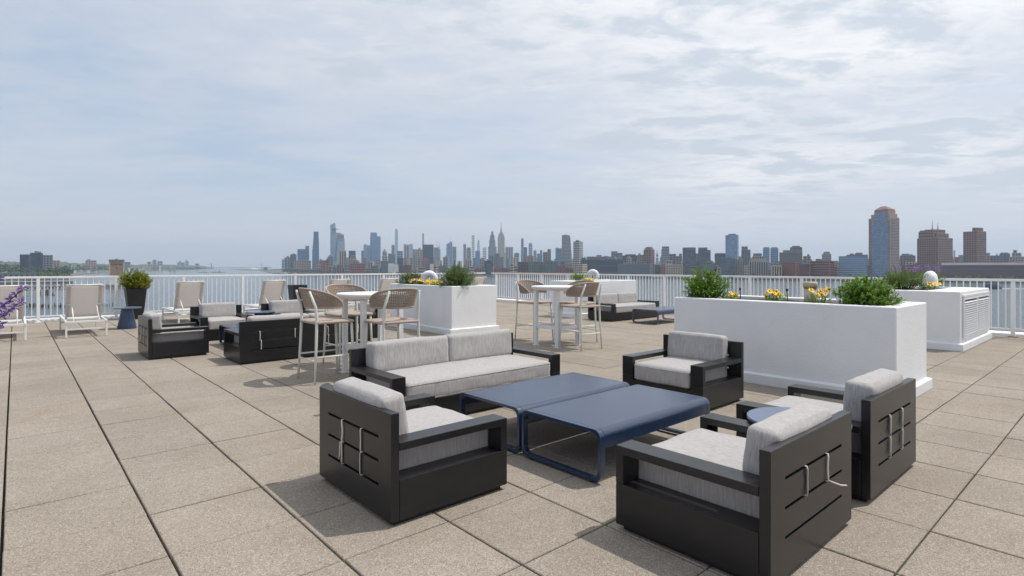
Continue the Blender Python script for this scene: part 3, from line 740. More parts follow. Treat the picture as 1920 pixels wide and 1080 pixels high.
# ------------------------------------------------------------------ vents and pipes standing in the planters
def gooseneck(label, loc, rz, r, h, R_, ends=0.06):
    root = thing("gooseneck_vent", label, "vent pipe", loc, R(rz))
    pts = [(-R_, 0, 0), (-R_, 0, h * .5)] + [(x, 0, z) for x, z in arc(0, h, R_, 180, 0, 14)] + [(R_, 0, h - ends)]
    n = 18
    mb = MB().tube(pts, r, n, caps=False)
    o = mb.obj("pipe", M['white'], root, smooth=True); m = o.modifiers.new("s", 'SOLIDIFY'); m.thickness = .012; m.offset = -1
    MB().lathe([(r + .002, .0), (r + .014, .002), (r + .014, .05), (r + .002, .052)], 18, (-R_, 0, h * .35), capb=False, capt=False).obj("collar", M['white'], root, smooth=True)
    e = MB().lathe([(r + .001, 0), (r + .008, .002), (r + .008, .03), (r + .001, .032)], 18, (R_, 0, h - ends), capb=False, capt=False).obj("mouth_rim", M['white'], root, smooth=True)
    return root
gooseneck("fat white gooseneck vent between the two bushes of the middle planter", (7.27, 11.12, .95), -33, .078, .155, .128)
gooseneck("white gooseneck vent on the farthest planter, standing free beside yellow flowers", (12.55, 10.6, .95), -50, .068, .19, .118)
gooseneck("white gooseneck vent among the violet spikes of the louvred planter", (13.2, 2.72, .95), 25, .095, .16, .115)
ps = thing("pipe_stub", "cream upright pipe stub with a tan cap, in the long planter behind the near armchairs", "pipe", (7.22, 2.68, .935))
MB().lathe([(.066, 0), (.066, .20)], 22).obj("pipe", M['pipecream'], ps, smooth=True)
MB().lathe([(.068, .200), (.073, .203), (.073, .212)], 22, capt=False).obj("joint_ring", M['brownfoot'], ps)
MB().lathe([(.073, .2125), (.079, .216), (.080, .268), (.072, .281), (.0, .283)], 22, capt=False).obj("cap", M['pipecap'], ps, smooth=True)
def riser(label, x, y, z, h):
    root = thing("drip_riser", label, "irrigation stake", (x, y, z))
    MB().tube([(0, 0, 0), (.004, 0, h * .6), (0, .003, h)], .0055, 6).obj("stake", M['black'], root, smooth=True)
    MB().lathe([(.008, 0), (.014, .01), (.014, .03), (.006, .036)], 10, (0, .003, h)).obj("sprinkler_head", M['black'], root)
riser("thin black irrigation stake between two yellow flower clumps, beside the cream pipe stub", 7.0, 2.86, .94, .16)
riser("thin black irrigation stake behind the smallest yellow clump of the long planter", 7.35, 3.62, .94, .14)
riser("thin black irrigation stake close to the right-hand bush of the long planter", 7.0, 2.28, .94, .17)
tb = thing("valve_box", "small black irrigation box behind the biggest yellow clump of the long planter", "irrigation box", (7.25, 3.12, .935))
MB().box(-.03, .03, -.025, .025, 0, .145).obj("box", M['black'], tb, bevel=.006)
MB().box(-.034, .034, -.029, .029, .146, .16).obj("lid", M['black'], tb, bevel=.004)

# ------------------------------------------------------------------ plants
def leaf_shape(mb, p, d, up, L_, w, fold=.25):
    d = d.normalized(); s = d.cross(up)
    if s.length < 1e-4: s = d.orthogonal()
    s.normalize(); n = s.cross(d)
    m = p + d * L_ * .5
    mb.add([p, m + s * w - n * (-fold * w), p + d * L_, m - s * w - n * (-fold * w), m], [(0, 1, 4), (1, 2, 4), (2, 3, 4), (3, 0, 4)])
def bush(name, label, cat, loc, rx, ry, h, nstem, nleaf, L_, w, lm, seed, group=None, upward=.5, lumps=.30, spread=1.0, flat=.30):
    """twiggy plant: twigs fill a lumpy dome, every twig carries its own whorl of leaves"""
    root = thing(name, label, cat, loc, 0, group); rr = random.Random(seed)
    st = MB(); lf = MB(); ntw = nleaf // 13
    for k in range(ntw):
        a = rr.uniform(0, 2 * math.pi); ez = rr.uniform(-flat, 1.0); rad = math.sqrt(max(0, 1 - ez * ez)); sh = rr.random() ** .42
        d = Vector((math.cos(a) * rad, math.sin(a) * rad, ez))
        ln = 1 + lumps * 1.6 * noise.noise(Vector((d.x * 1.9 + seed * 3.1, d.y * 1.9, d.z * 1.9))) + lumps * .5 * noise.noise(Vector((d.x * 6 + seed, d.y * 6, d.z * 6)))
        c0 = Vector((d.x * rx * sh * ln, d.y * ry * sh * ln, h * .34 + d.z * h * .66 * sh * ln))
        if c0.z < .0: c0.z = rr.uniform(.0, .05)
        grow = (Vector((d.x, d.y, d.z * .6 + .35)) + Vector((rr.gauss(0, .35), rr.gauss(0, .35), rr.gauss(upward * .6, .3)))).normalized()
        tl = L_ * rr.uniform(1.2, 2.4) * (1.35 if rr.random() < .12 else 1)
        if k % 3 == 0: st.tube([(c0.x * .35, c0.y * .35, -.03), (c0.x * .75, c0.y * .75, c0.z * .55), tuple(c0), tuple(c0 + grow * tl)], [.004, .003, .002, .001], 3, caps=False)
        for i in range(13):
            p = c0 + grow * tl * (i / 12); dd = (Vector((rr.gauss(0, 1), rr.gauss(0, 1), rr.gauss(0, 1))).normalized() + grow * (.55 + .5 * i / 12)).normalized()
            sc = rr.uniform(.65, 1.2); leaf_shape(lf, p, dd, Vector((rr.uniform(-.5, .5), rr.uniform(-.5, .5), 1)), L_ * sc, w * sc, rr.uniform(.1, .5))
    st.obj("stems", M['stem'], root)['kind'] = 'stuff'
    lf.obj("foliage", lm, root)['kind'] = 'stuff'
    return root, rr
bush("leafy_bush", "bright green leafy bush at the left end of the long planter", "bush", (6.99, 3.93, .95), .25, .26, .37, 90, 7200, .032, .0080, M['leaf'], 11, upward=.3, flat=.6)
bush("leafy_bush", "bright green leafy bush at the right end of the long planter, beside its sunlit corner", "bush", (7.06, 2.03, .95), .28, .25, .30, 90, 7200, .031, .0080, M['leaf'], 12, upward=.3, flat=.6)
def spikes(root, rr, n, rx, ry, h, L_, mat_):
    s = MB(); f = MB()
    for k in range(n):
        a = rr.uniform(0, 2 * math.pi); q = math.sqrt(rr.random())
        b0 = Vector((math.cos(a) * rx * q * .6, math.sin(a) * ry * q * .6, h * .45)); tip = Vector((math.cos(a) * rx * q * 1.35, math.sin(a) * ry * q * 1.35, h * rr.uniform(.95, 1.0) + L_ * (1 - .5 * q)))
        s.tube([b0, b0.lerp(tip, .5) + Vector((0, 0, .02)), tip], [.002, .0018, .001], 3, caps=False)
        for i in range(16):
            t = .60 + .4 * i / 16; p = b0.lerp(tip, t) + Vector((rr.gauss(0, .006), rr.gauss(0, .006), 0))
            leaf_shape(f, p, Vector((rr.gauss(0, 1), rr.gauss(0, 1), .8)), Vector((0, 0, 1)), .020, .0065)
    s.obj("flower_stalks", M['stem'], root)['kind'] = 'stuff'; f.obj("flower_spikes", mat_, root)['kind'] = 'stuff'
r_, q_ = bush("round_bush", "sage green bush at the left end of the middle planter, beside yellow-violet pansies", "bush", (7.0, 11.42, .96), .33, .27, .29, 90, 8500, .030, .0046, M['leafdk'], 13, upward=.35, flat=.6); spikes(r_, q_, 16, .36, .30, .26, .05, M['petalp'])
r_, q_ = bush("round_bush", "largest round bush, spilling over the sunlit corner of the middle planter", "bush", (7.02, 9.66, .94), .37, .34, .46, 110, 12500, .031, .0048, M['leafdk'], 14, upward=.3, flat=.7, lumps=.2); spikes(r_, q_, 14, .38, .32, .34, .04, M['petalp'])
bush("low_plant", "small low green plant at the left end of the farthest planter", "plant", (12.1, 10.75, .96), .2, .22, .2, 40, 1500, .045, .005, M['leaf'], 15, upward=1.4)
r_, q_ = bush("sage_plant", "loose green plant with violet spikes at the shaded end of the louvred planter", "plant", (12.3, 2.95, .95), .40, .33, .36, 110, 7000, .036, .0042, M['leafdk'], 16, upward=1.0); spikes(r_, q_, 22, .42, .34, .38, .17, M['petalp'])
r_, q_ = bush("sage_plant", "loose green plant with violet spikes behind the white gooseneck of the louvred planter", "plant", (13.75, 2.86, .95), .34, .22, .34, 80, 4200, .036, .0042, M['leafdk'], 17, upward=1.0); spikes(r_, q_, 20, .44, .28, .36, .18, M['petalp'])
bush("flowering_plant", "reddish yellow flowering plant behind the gooseneck of the middle planter", "plant", (7.62, 10.62, .98), .13, .10, .26, 30, 500, .05, .012, M['leafye'], 18, upward=1.0)

def pansy_meshes():
    out = []
    for seed in range(3):
        mb = MB(); rr = random.Random(seed)
        for k, a in enumerate((90, 162, 234, 306, 18)):
            a = R(a + rr.uniform(-8, 8)); u = Vector((math.cos(a), math.sin(a), .18)); s = Vector((-math.sin(a), math.cos(a), 0)); z = Vector((0, 0, .002 * k))
            mb.add([z, z + u * .016 + s * .011, z + u * .027 + s * .007, z + u * .027 - s * .007, z + u * .016 - s * .011], [(0, 1, 2, 3, 4)])
        out.append(mb)
    return out
PM = pansy_meshes()
PY_ = [m.mesh("flower", M['petaly']) for m in PM]; PV_ = [m.mesh("flower", M['petalp']) for m in PM]
EYE = MB().lathe([(.0065, 0), (.005, .003), (.0, .004)], 6, capb=False, capt=False).mesh("eye", M['petaleye'])
def pansies(label, loc, n, rad, h, seed, violet=0, sc=1.25):
    root = thing("pansy_clump", label, "flowers", loc); rr = random.Random(seed); lf = MB()
    for k in range(26 + n * 8):
        a = rr.uniform(0, 6.28); q = math.sqrt(rr.random()) * rad; p = Vector((math.cos(a) * q, math.sin(a) * q, rr.uniform(0, h * .7)))
        leaf_shape(lf, p, Vector((math.cos(a) + rr.gauss(0, .6), math.sin(a) + rr.gauss(0, .6), .7)), Vector((0, 0, 1)), .045, .011)
    lf.obj("leaves", M['leaf'], root)['kind'] = 'stuff'
    for k in range(n):
        a = rr.uniform(0, 6.28); q = math.sqrt(rr.random()) * rad; z = h * rr.uniform(.55, 1.05)
        # pansies turn their faces to the sun and outwards
        f = (SUN_DIR + Vector((-.75, -.75, 0)) * .9 + Vector((rr.gauss(0, .35), rr.gauss(0, .35), rr.gauss(0, .2)))).normalized()
        o = inst("flower", (PV_ if k < violet else PY_)[k % 3], root, (math.cos(a) * q, math.sin(a) * q, z)); o.rotation_euler = f.to_track_quat('Z', 'Y').to_euler(); o.scale = (sc * rr.uniform(.85, 1.15),) * 3
        e = inst("eye", EYE, o, (0, 0, .008))
        p = o.location; MB().tube([(p.x * .6, p.y * .6, 0), (p.x * .9, p.y * .9, z * .6), tuple(p)], .0022, 4, caps=False).obj("stalk", M['stem'], root)
pansies("smallest yellow pansy clump, alone next to the left bush of the long planter", (6.93, 3.50, .945), 4, .045, .11, 1)
pansies("big yellow pansy clump with one violet bloom, left of the cream pipe stub", (6.95, 2.98, .945), 14, .12, .15, 2, 1)
pansies("yellow pansy clump right of the cream pipe stub", (6.93, 2.48, .945), 10, .12, .19, 3, 1)
pansies("yellow and violet pansies at the foot of the white gooseneck, middle planter", (6.92, 11.15, .965), 18, .17, .13, 4, 4, 1.5)
pansies("yellow pansy clump between the gooseneck and the largest round bush, middle planter", (6.93, 10.35, .965), 20, .22, .12, 5, 0, 1.5)
pansies("yellow pansies on the farthest planter beside its free-standing gooseneck", (12.15, 10.42, .965), 12, .16, .09, 6, 1, 1.5)
pansies("few orange-yellow pansies below the gooseneck of the louvred planter", (12.75, 2.62, .95), 8, .13, .15, 7, 0, 1.5)

# black pots by the railing
def pot(label, loc):
    root = thing("tall_pot", label, "planter pot", loc, 0, "tall black pots along the railing")
    H, a, b_ = .82, .155, .232
    mb = MB().frustum((-a, a, -a, a), (-b_, b_, -b_, b_), 0, H)
    mb.f.pop(1)
    q = b_ - .025
    mb.add([(-b_, -b_, H), (b_, -b_, H), (b_, b_, H), (-b_, b_, H), (-q, -q, H), (q, -q, H), (q, q, H), (-q, q, H), (-q, -q, H - .06), (q, -q, H - .06), (q, q, H - .06), (-q, q, H - .06)],
           [(i, (i + 1) % 4, 4 + (i + 1) % 4, 4 + i) for i in range(4)] + [(4 + i, 4 + (i + 1) % 4, 8 + (i + 1) % 4, 8 + i) for i in range(4)])
    weld(mb.obj("wall", M['potblack'], root, bevel=.006))
    MB().box(-q + .003, q - .003, -q + .003, q - .003, H - .12, H - .062).obj("soil", M['soil'], root)
    return root
pot("tall tapered black pot holding the golden shrub, by the railing", (2.42, 17.95, 0))
pot("tall tapered black pot with no plant in it, by the railing", (6.72, 17.85, 0))
bush("golden_shrub", "golden green upright shrub growing in the tall black pot", "shrub", (2.42, 17.95, .79), .31, .31, .44, 60, 8500, .040, .0105, M['leafye'], 21, upward=.8, lumps=.3, flat=.6)

# violet salvia leaning into the picture from a planter just outside the left edge
P5 = planter("white planter just outside the photo's left edge, from which violet sprays lean in", -1.55, -.36, .75, 3.2, .98, (-1.43, -.48, .88, 3.07))
sv = thing("salvia_plant", "sprays of violet flowers leaning in at the photo's left edge, close to the camera", "flowering plant", (-.42, 2.35, .93))
sf = None
def spray(pts, seed, n):
    rr = random.Random(seed)
    P = [Vector(p) for p in pts]
    st = MB().tube(P, [.0024, .002, .0017, .001][:len(P)], 6).obj("stem", M['stem'], sv, smooth=True)
    f = MB(); g = MB()
    for k in range(n):
        t = (k + .5) / n * .92 + .08; u = t * (len(P) - 1); i = min(int(u), len(P) - 2); c = P[i].lerp(P[i + 1], u - i)
        for q in range(int(20 * (1.15 - t * .5))):
            d = Vector((rr.gauss(0, 1), rr.gauss(0, 1), rr.gauss(.1, .9))).normalized()
            leaf_shape(f, c + d * .002, d, Vector((rr.random(), rr.random(), 1)), rr.uniform(.009, .018), rr.uniform(.0032, .0052), .6)
        for q in range(4):
            d = Vector((rr.gauss(0, 1), rr.gauss(0, 1), rr.gauss(0, 1))).normalized(); leaf_shape(g, c, d, Vector((0, 0, 1)), .008, .002)
    f.obj("blossoms", M['petalp'], st)['kind'] = 'stuff'; g.obj("calyxes", M['leafdk'], st)['kind'] = 'stuff'
def cam_pt(px, py, d):
    X, Y, z = (px - 960) / FPX * d, d, CAM_Z - (py - 500) / FPX * d
    x, y = to_world(X, Y); return (x + .42, y - 2.35, z - .93)
spray([cam_pt(-60, 615, 1.62), cam_pt(-20, 590, 1.62), cam_pt(15, 566, 1.63), cam_pt(47, 538, 1.64)], 1, 8)
spray([cam_pt(-60, 650, 1.62), cam_pt(-25, 614, 1.62), cam_pt(10, 588, 1.61), cam_pt(45, 562, 1.6)], 2, 8)
spray([cam_pt(-70, 690, 1.6), cam_pt(-40, 640, 1.6), cam_pt(-15, 625, 1.6), cam_pt(10, 604, 1.6)], 3, 7)
spray([cam_pt(-60, 560, 1.7), cam_pt(-40, 545, 1.7), cam_pt(-15, 535, 1.7), cam_pt(2, 518, 1.7)], 4, 6)
sm_ = MB()
for k, (a, b_) in enumerate(((-60, 615), (-60, 650), (-70, 690), (-60, 560))):
    q = Vector(cam_pt(a, b_, 1.62)); sm_.tube([(-.12 - .04 * k, .02 * k, .0), ((q.x - .12) / 2, q.y / 2, q.z * .6), tuple(q)], [.005, .004, .0035], 5, caps=False)
sm_.obj("base_stems", M['stem'], sv)
# ------------------------------------------------------------------ river, shores, hills
def water_material():
    m = bpy.data.materials.new("river_water"); m.use_nodes = True
    n = m.node_tree.nodes; L = m.node_tree.links; b = n["Principled BSDF"]
    b.inputs['Base Color'].default_value = (0.07, 0.105, 0.125, 1); b.inputs['Roughness'].default_value = 0.12; b.inputs['IOR'].default_value = 1.333
    g = n.new("ShaderNodeNewGeometry"); last = None; acc = None
    for sc, st, wgt in ((0.022, (1, 1, 1), 1.6), (0.11, (1, 1.6, 1), .9), (0.55, (1, 1.3, 1), .45)):
        mp = n.new("ShaderNodeMapping"); mp.inputs['Scale'].default_value = st; mp.inputs['Rotation'].default_value = (0, 0, .5); L.new(g.outputs['Position'], mp.inputs[0])
        t = n.new("ShaderNodeTexNoise"); t.inputs['Scale'].default_value = sc; t.inputs['Detail'].default_value = 5; t.inputs['Roughness'].default_value = .6; L.new(mp.outputs[0], t.inputs['Vector'])
        k = n.new("ShaderNodeMath"); k.operation = 'MULTIPLY'; L.new(t.outputs[0], k.inputs[0]); k.inputs[1].default_value = wgt
        if acc is None: acc = k.outputs[0]
        else:
            a = n.new("ShaderNodeMath"); a.operation = 'ADD'; L.new(acc, a.inputs[0]); L.new(k.outputs[0], a.inputs[1]); acc = a.outputs[0]
    bp = n.new("ShaderNodeBump"); bp.inputs['Strength'].default_value = 0.55; bp.inputs['Distance'].default_value = 1.6
    L.new(acc, bp.inputs['Height']); L.new(bp.outputs[0], b.inputs['Normal'])
    return m
def wpt(px, D, z=None):
    """bearing (photo column) and distance -> roof axes"""
    x, y = to_world((px - 960) / FPX * D, D); return (x, y) if z is None else (x, y, z)
river = MB(); q = 14000
river.add([(-q, -q, WATER_Z), (q, -q, WATER_Z), (q, q, WATER_Z), (-q, q, WATER_Z)], [(0, 1, 2, 3)])
river.obj("river", water_material())['kind'] = 'structure'
GROUND_Z = WATER_Z + 2.6
land_m = mat("far_land", (0.10, 0.105, 0.07), 0.9, col2=(0.17, 0.155, 0.13), scale=0.01)
quay_m = mat("quay_stone", (0.12, 0.11, 0.10), 0.9, var=0.35, scale=0.05)
def shore_d(px): return 1863 / (1 + .684 * (px - 960) / 1050)
def slab_land(name, pts, top, m=None):
    mb = MB().prism(pts, WATER_Z - .8, top, 'z'); o = mb.obj(name, m or land_m); o['kind'] = 'structure'
    b = bmesh.new(); b.from_mesh(o.data); bmesh.ops.recalc_face_normals(b, faces=b.faces); b.to_mesh(o.data); b.free(); return o
far_edge = [wpt(px, shore_d(px)) for px in (2300, 1900, 1500, 1200, 900, 700, 560, 515)]
far_back = [wpt(490, 4300), wpt(520, 6500), wpt(700, 9000), wpt(1400, 9000), wpt(2300, 6000)]
slab_land("far_shore", far_edge + far_back, GROUND_Z)
# stone quay wall with dark piles all along the far bank
near_left = [wpt(-420, 1150), wpt(0, 1330), wpt(60, 1560), wpt(138, 2050), wpt(182, 3000), wpt(240, 4200), wpt(330, 6200), wpt(395, 8600), wpt(300, 12000), wpt(-420, 9000)]
slab_land("near_shore", near_left, GROUND_Z)
slab_land("north_shore", [wpt(452, 5200), wpt(495, 4600), wpt(540, 4700), wpt(545, 6400), wpt(470, 8200), wpt(430, 8000)], GROUND_Z)
hill_m = mat("wooded_hill", (0.035, 0.06, 0.025), 0.95, col2=(0.075, 0.095, 0.045), scale=0.02)
def hills(pts, depth, seed):
    """ridge line given as (column, distance, photo row of the crest)"""
    mb = MB(); rows = []
    n = 140
    for i in range(n + 1):
        t = i / n * (len(pts) - 1); k = min(int(t), len(pts) - 2); f = t - k
        px, D, yy = (pts[k][j] * (1 - f) + pts[k + 1][j] * f for j in range(3))
        zc = CAM_Z + (500 - yy) * D / FPX + 7 * noise.noise(Vector((px * .15, seed, 0))) + 4 * noise.noise(Vector((px * .6, seed, 3)))
        rows.append([wpt(px, D, GROUND_Z - 1), wpt(px, D + depth * .25, GROUND_Z + (zc - GROUND_Z) * .7), wpt(px, D + depth * .5, zc), wpt(px, D + depth, GROUND_Z - 1)])
    mb.add([p for r in rows for p in r], [(i * 4 + j, i * 4 + 4 + j, i * 4 + 5 + j, i * 4 + 1 + j) for i in range(n) for j in range(3)])
    o = mb.obj("hills", hill_m, smooth=True); o['kind'] = 'structure'
hills([(-300, 2600, 487), (0, 2700, 489), (60, 2900, 490), (120, 3200, 491), (170, 3700, 495), (230, 4400, 496), (300, 5400, 495), (340, 6200, 497), (375, 7200, 498.5), (400, 8200, 501)], 500, 1.3)

# ------------------------------------------------------------------ buildings
PAL = {
 'bluegl': ((0.13, 0.25, 0.42), .16), 'paleglass': ((0.33, 0.46, 0.60), .16), 'darkgl': ((0.020, 0.042, 0.080), .15), 'teal': ((0.09, 0.15, 0.17), .25),
 'grey': ((0.26, 0.26, 0.27), .7), 'dkgrey': ((0.165, 0.165, 0.18), .7), 'beige': ((0.52, 0.42, 0.33), .8), 'brick': ((0.30, 0.115, 0.08), .85), 'dkbrick': ((0.17, 0.065, 0.055), .85),
 'pink': ((0.36, 0.265, 0.23), .8), 'white': ((0.66, 0.66, 0.66), .6), 'stone': ((0.36, 0.34, 0.31), .8), 'brown': ((0.25, 0.14, 0.115), .8), 'slate': ((0.14, 0.17, 0.21), .4), 'green': ((0.10, 0.16, 0.13), .5)}
BM = {k: mat("facade_" + k, c, r, var=.10, scale=.06, spec=.5) for k, (c, r) in PAL.items()}
WIN = {'dark': mat("window_glass_dark", (0.018, 0.032, 0.050), .12, island=.5), 'mid': mat("window_glass_mid", (0.07, 0.095, 0.13), .12, island=.45),
       'line': mat("spandrel_line", (0.05, 0.08, 0.12), .4), 'pale': mat("spandrel_pale", (0.42, 0.45, 0.48), .5), 'blue': mat("window_glass_blue", (0.20, 0.32, 0.48), .08, island=.22), 'red': BM['brick']}
ROOF = mat("roof_gear", (0.16, 0.16, 0.165), .8)
def face_panels(mb, x0, x1, z0, z1, y, side, style, D, depth):
    """windows on one face. side: 'f' front (-y), 'r' right (+x), 'l' left (-x); x0..x1 measured along that face"""
    px = D / FPX
    w, h = x1 - x0, z1 - z0
    if w < 2.5 * px or h < 3 * px: return
    def put(a0, a1, c0, c1, pr=.22):
        if side == 'f': vs = [(a0, y - pr, c0), (a1, y - pr, c0), (a1, y - pr, c1), (a0, y - pr, c1), (a0, y, c0), (a1, y, c0), (a1, y, c1), (a0, y, c1)]
        elif side == 'r': vs = [(y + pr, a0, c0), (y + pr, a1, c0), (y + pr, a1, c1), (y + pr, a0, c1), (y, a0, c0), (y, a1, c0), (y, a1, c1), (y, a0, c1)]
        else: vs = [(y - pr, a1, c0), (y - pr, a0, c0), (y - pr, a0, c1), (y - pr, a1, c1), (y, a1, c0), (y, a0, c0), (y, a0, c1), (y, a1, c1)]
        mb.add(vs, [(0, 1, 2, 3), (0, 4, 5, 1), (1, 5, 6, 2), (2, 6, 7, 3), (3, 7, 4, 0)])
    rp = max(3.8, 4.0 * px); cp = max(3.6, 3.8 * px)
    if side != 'f': cp = max(3.6, 2.8 * px, w / 9)
    nr, nc = max(1, int(h / rp)), max(1, int(w / cp)); rp = h / nr; cp = w / nc
    if style == 'grid':
        for i in range(nc):
            for k in range(nr): put(x0 + (i + .22) * cp, x0 + (i + .78) * cp, z0 + (k + .25) * rp, z0 + (k + .80) * rp)
    elif style == 'bands':
        for k in range(nr): put(x0 + .06 * w * .3, x1 - .06 * w * .3, z0 + (k + .30) * rp, z0 + (k + .80) * rp)
    elif style == 'lines':
        for k in range(nr): put(x0 + .01 * w, x1 - .01 * w, z0 + (k + .05) * rp, z0 + (k + .28) * rp)
    elif style == 'stripes':
        for i in range(nc): put(x0 + (i + .3) * cp, x0 + (i + .8) * cp, z0 + .03 * h, z1 - .04 * h)
    elif style == 'curtain':
        for i in range(nc):
            for k in range(nr): put(x0 + (i + .07) * cp, x0 + (i + .93) * cp, z0 + (k + .12) * rp, z0 + (k + .88) * rp)
N_B = [0]
def far(D): return D if D < 3200 else 3200 + (D - 3200) * 2.1      # the midtown towers stand well behind the river front
def zrow(y, D): return CAM_Z + (500 - y) * D / FPX
def bld(px0, px1, yt, D, style, pal, label, side=.0, tiers=(), win='dark', cat="building", name="office_tower", group=None, left=.0, roofgear=0, deep=None, cap=None, spire=None, simple=False, base=None):
    """a building seen between two bearings; side = share of the width taken by its right-hand face"""
    D = far(D)
    N_B[0] += 1; rr = random.Random(N_B[0] * 17)
    xc = (px0 + px1) / 2; al = math.atan((xc - 960) / FPX); k = D / FPX * math.cos(al)
    Wt = (px1 - px0) * k; ph = 0.0
    if side or left:
        ph = R(28); s = side or left; w = (1 - s) * Wt / math.cos(ph); d = s * Wt / math.sin(ph)
    else: w = Wt; d = max(Wt * .75, 12)
    if deep: d = deep
    x, y = wpt(xc, D)
    rot = -YAW - al - (ph if side else -ph)
    root = thing(name, label, cat, (x, y, GROUND_Z), rot, group)
    sh = (-d * math.sin(ph) / 2 if side else d * math.sin(ph) / 2) if ph else 0
    cxo = sh * math.cos(ph)
    def lx(px): return (px - xc) * k / (math.cos(ph) or 1) if not ph else ((px - xc) / (px1 - px0)) * w / 1.0
    z1 = zrow(yt, D) - GROUND_Z
    offx = 0.0
    wall = MB(); wins = MB()
    # pivot so that the corners fall on the two bearings
    if ph:
        A = w * math.cos(ph); B = d * math.sin(ph)
        corner = (-Wt / 2 + A) if side else (-Wt / 2 + B)       # screen position of the near vertical edge
        off = corner
    x0, x1, y0, y1 = -w / 2, w / 2, 0, d
    if ph:
        if side: x1 = off / math.cos(ph); x0 = x1 - w
        else: x0 = off / math.cos(ph); x1 = x0 + w
    wall.box(x0, x1, y0, y1, 0, z1)
    if not simple:
        m_ = min(1.2, w * .04)
        face_panels(wins, x0 + m_, x1 - m_, 2, z1 - 1.5, y0, 'f', style, D, d)
        face_panels(wins, y0 + m_, y1 - m_, 2, z1 - 1.5, x1, 'r', style, D, d); 
        face_panels(wins, y0 + m_, y1 - m_, 2, z1 - 1.5, x0, 'l', style, D, d)
    zt = z1
    for (a, b_, yt2) in tiers:
        fa, fb = (a - px0) / (px1 - px0), (b_ - px0) / (px1 - px0)
        ta, tb = x0 + (x1 - x0) * fa, x0 + (x1 - x0) * fb
        z2 = zrow(yt2, D) - GROUND_Z; ins = d * .06 * (1 + (1 - (fb - fa)))
        zb = zt if (yt2 < yt) else z1
        wall.box(ta + .1, tb - .1, y0 + ins, y1 - ins, z1 - .02, z2)
        if not simple: face_panels(wins, ta + 1, tb - 1, z1 + 1, z2 - 1, y0 + ins, 'f', style, D, d); face_panels(wins, y0 + ins + 1, y1 - ins - 1, z1 + 1, z2 - 1, tb - .1, 'r', style, D, d)
        zt = max(zt, z2)
    wall.obj("wall", BM[pal], root)
    if wins.f: wins.obj("windows", WIN[win], root)['kind'] = 'stuff'
    if roofgear:
        g = MB()
        for q in range(roofgear):
            a = rr.uniform(x0 + w * .1, x1 - w * .4); b2 = a + w * rr.uniform(.15, .35); g.box(a, b2, d * .2 + q * .3, d * .7 - q * .3, z1 - .01, z1 + rr.uniform(2.5, 5.5) * max(1, D / 1600))
        g.obj("roof_plant", ROOF, root)
    if cap:     # pyramid or wedge roof: (px_a, px_b, y_base, px_apex, y_apex)
        a, b_, yb, pa, ya = cap
        f = lambda p: x0 + (x1 - x0) * (p - px0) / (px1 - px0)
        zb, za = zrow(yb, D) - GROUND_Z, zrow(ya, D) - GROUND_Z
        MB().add([(f(a), y0 + .1, zb), (f(b_), y0 + .1, zb), (f(b_), y1 - .1, zb), (f(a), y1 - .1, zb), (f(pa), (y0 + y1) / 2, za)], [(0, 1, 4), (1, 2, 4), (2, 3, 4), (3, 0, 4)]).obj("roof", BM[base or pal], root)
    if spire:
        for (ps, y_b, y_t, th) in (spire if isinstance(spire, list) else [spire]):
            xx = x0 + (x1 - x0) * (ps - px0) / (px1 - px0); zb, zt2 = zrow(y_b, D) - GROUND_Z, zrow(y_t, D) - GROUND_Z; r0 = th * D / FPX / 2
            MB().lathe([(r0, zb), (r0 * .75, zb + (zt2 - zb) * .45), (r0 * .4, zb + (zt2 - zb) * .46), (r0 * .25, zt2)], 8, (xx, (y0 + y1) / 2, 0)).obj("spire", BM['grey'], root)
    return root
# ---- city seen over the railing: (left bearing, right bearing, top row, distance, facade, palette, label, options)
def shell_tower(label, D, parts, pal, win, style, spire=None, name="skyscraper"):
    """free outline: parts = [(poly of photo points, depth_front, depth, palette, style)] for slanted and tapering towers"""
    D = far(D)
    xs = [p[0] for pr in parts for p in pr[0]]; xc = (min(xs) + max(xs)) / 2; al = math.atan((xc - 960) / FPX); k = D / FPX * math.cos(al)
    x, y = wpt(xc, D); root = thing(name, label, "skyscraper", (x, y, GROUND_Z), -YAW - al)
    for (poly, y0, dep, pl, st) in parts:
        P = [((px - xc) * k, zrow(py, D) - GROUND_Z) for px, py in poly]
        o = MB().prism(P, y0, y0 + dep, 'y').obj("wall", BM[pl], root)
        b = bmesh.new(); b.from_mesh(o.data); bmesh.ops.recalc_face_normals(b, faces=b.faces); b.to_mesh(o.data); b.free()
        if st:
            wn = MB(); zlo, zhi = min(p[1] for p in P), max(p[1] for p in P); n = max(2, int((zhi - zlo) / max(4.2, 2.6 * D / FPX)))
            for i in range(1, n):
                z = zlo + (zhi - zlo) * i / n; hits = []
                for a in range(len(P)):
                    p, q = P[a], P[(a + 1) % len(P)]
                    if (p[1] - z) * (q[1] - z) < 0: hits.append(p[0] + (q[0] - p[0]) * (z - p[1]) / (q[1] - p[1]))
                hits.sort()
                if len(hits) >= 2 and hits[-1] - hits[0] > 3: wn.box(hits[0] + .8, hits[-1] - .8, y0 - .25, y0 - .01, z, z + (zhi - zlo) / n * st)
            if wn.f: wn.obj("windows", WIN[win], root)['kind'] = 'stuff'
    if spire:
        for (ps, yb, yt, th) in spire:
            zb, zt = zrow(yb, D) - GROUND_Z, zrow(yt, D) - GROUND_Z; r0 = th * D / FPX / 2
            MB().lathe([(r0, zb), (r0 * .8, zb + (zt - zb) * .4), (r0 * .45, zb + (zt - zb) * .42), (r0 * .2, zt)], 8, ((ps - xc) * k, 12, 0)).obj("spire", BM['grey'], root)
    return root
YB = 512
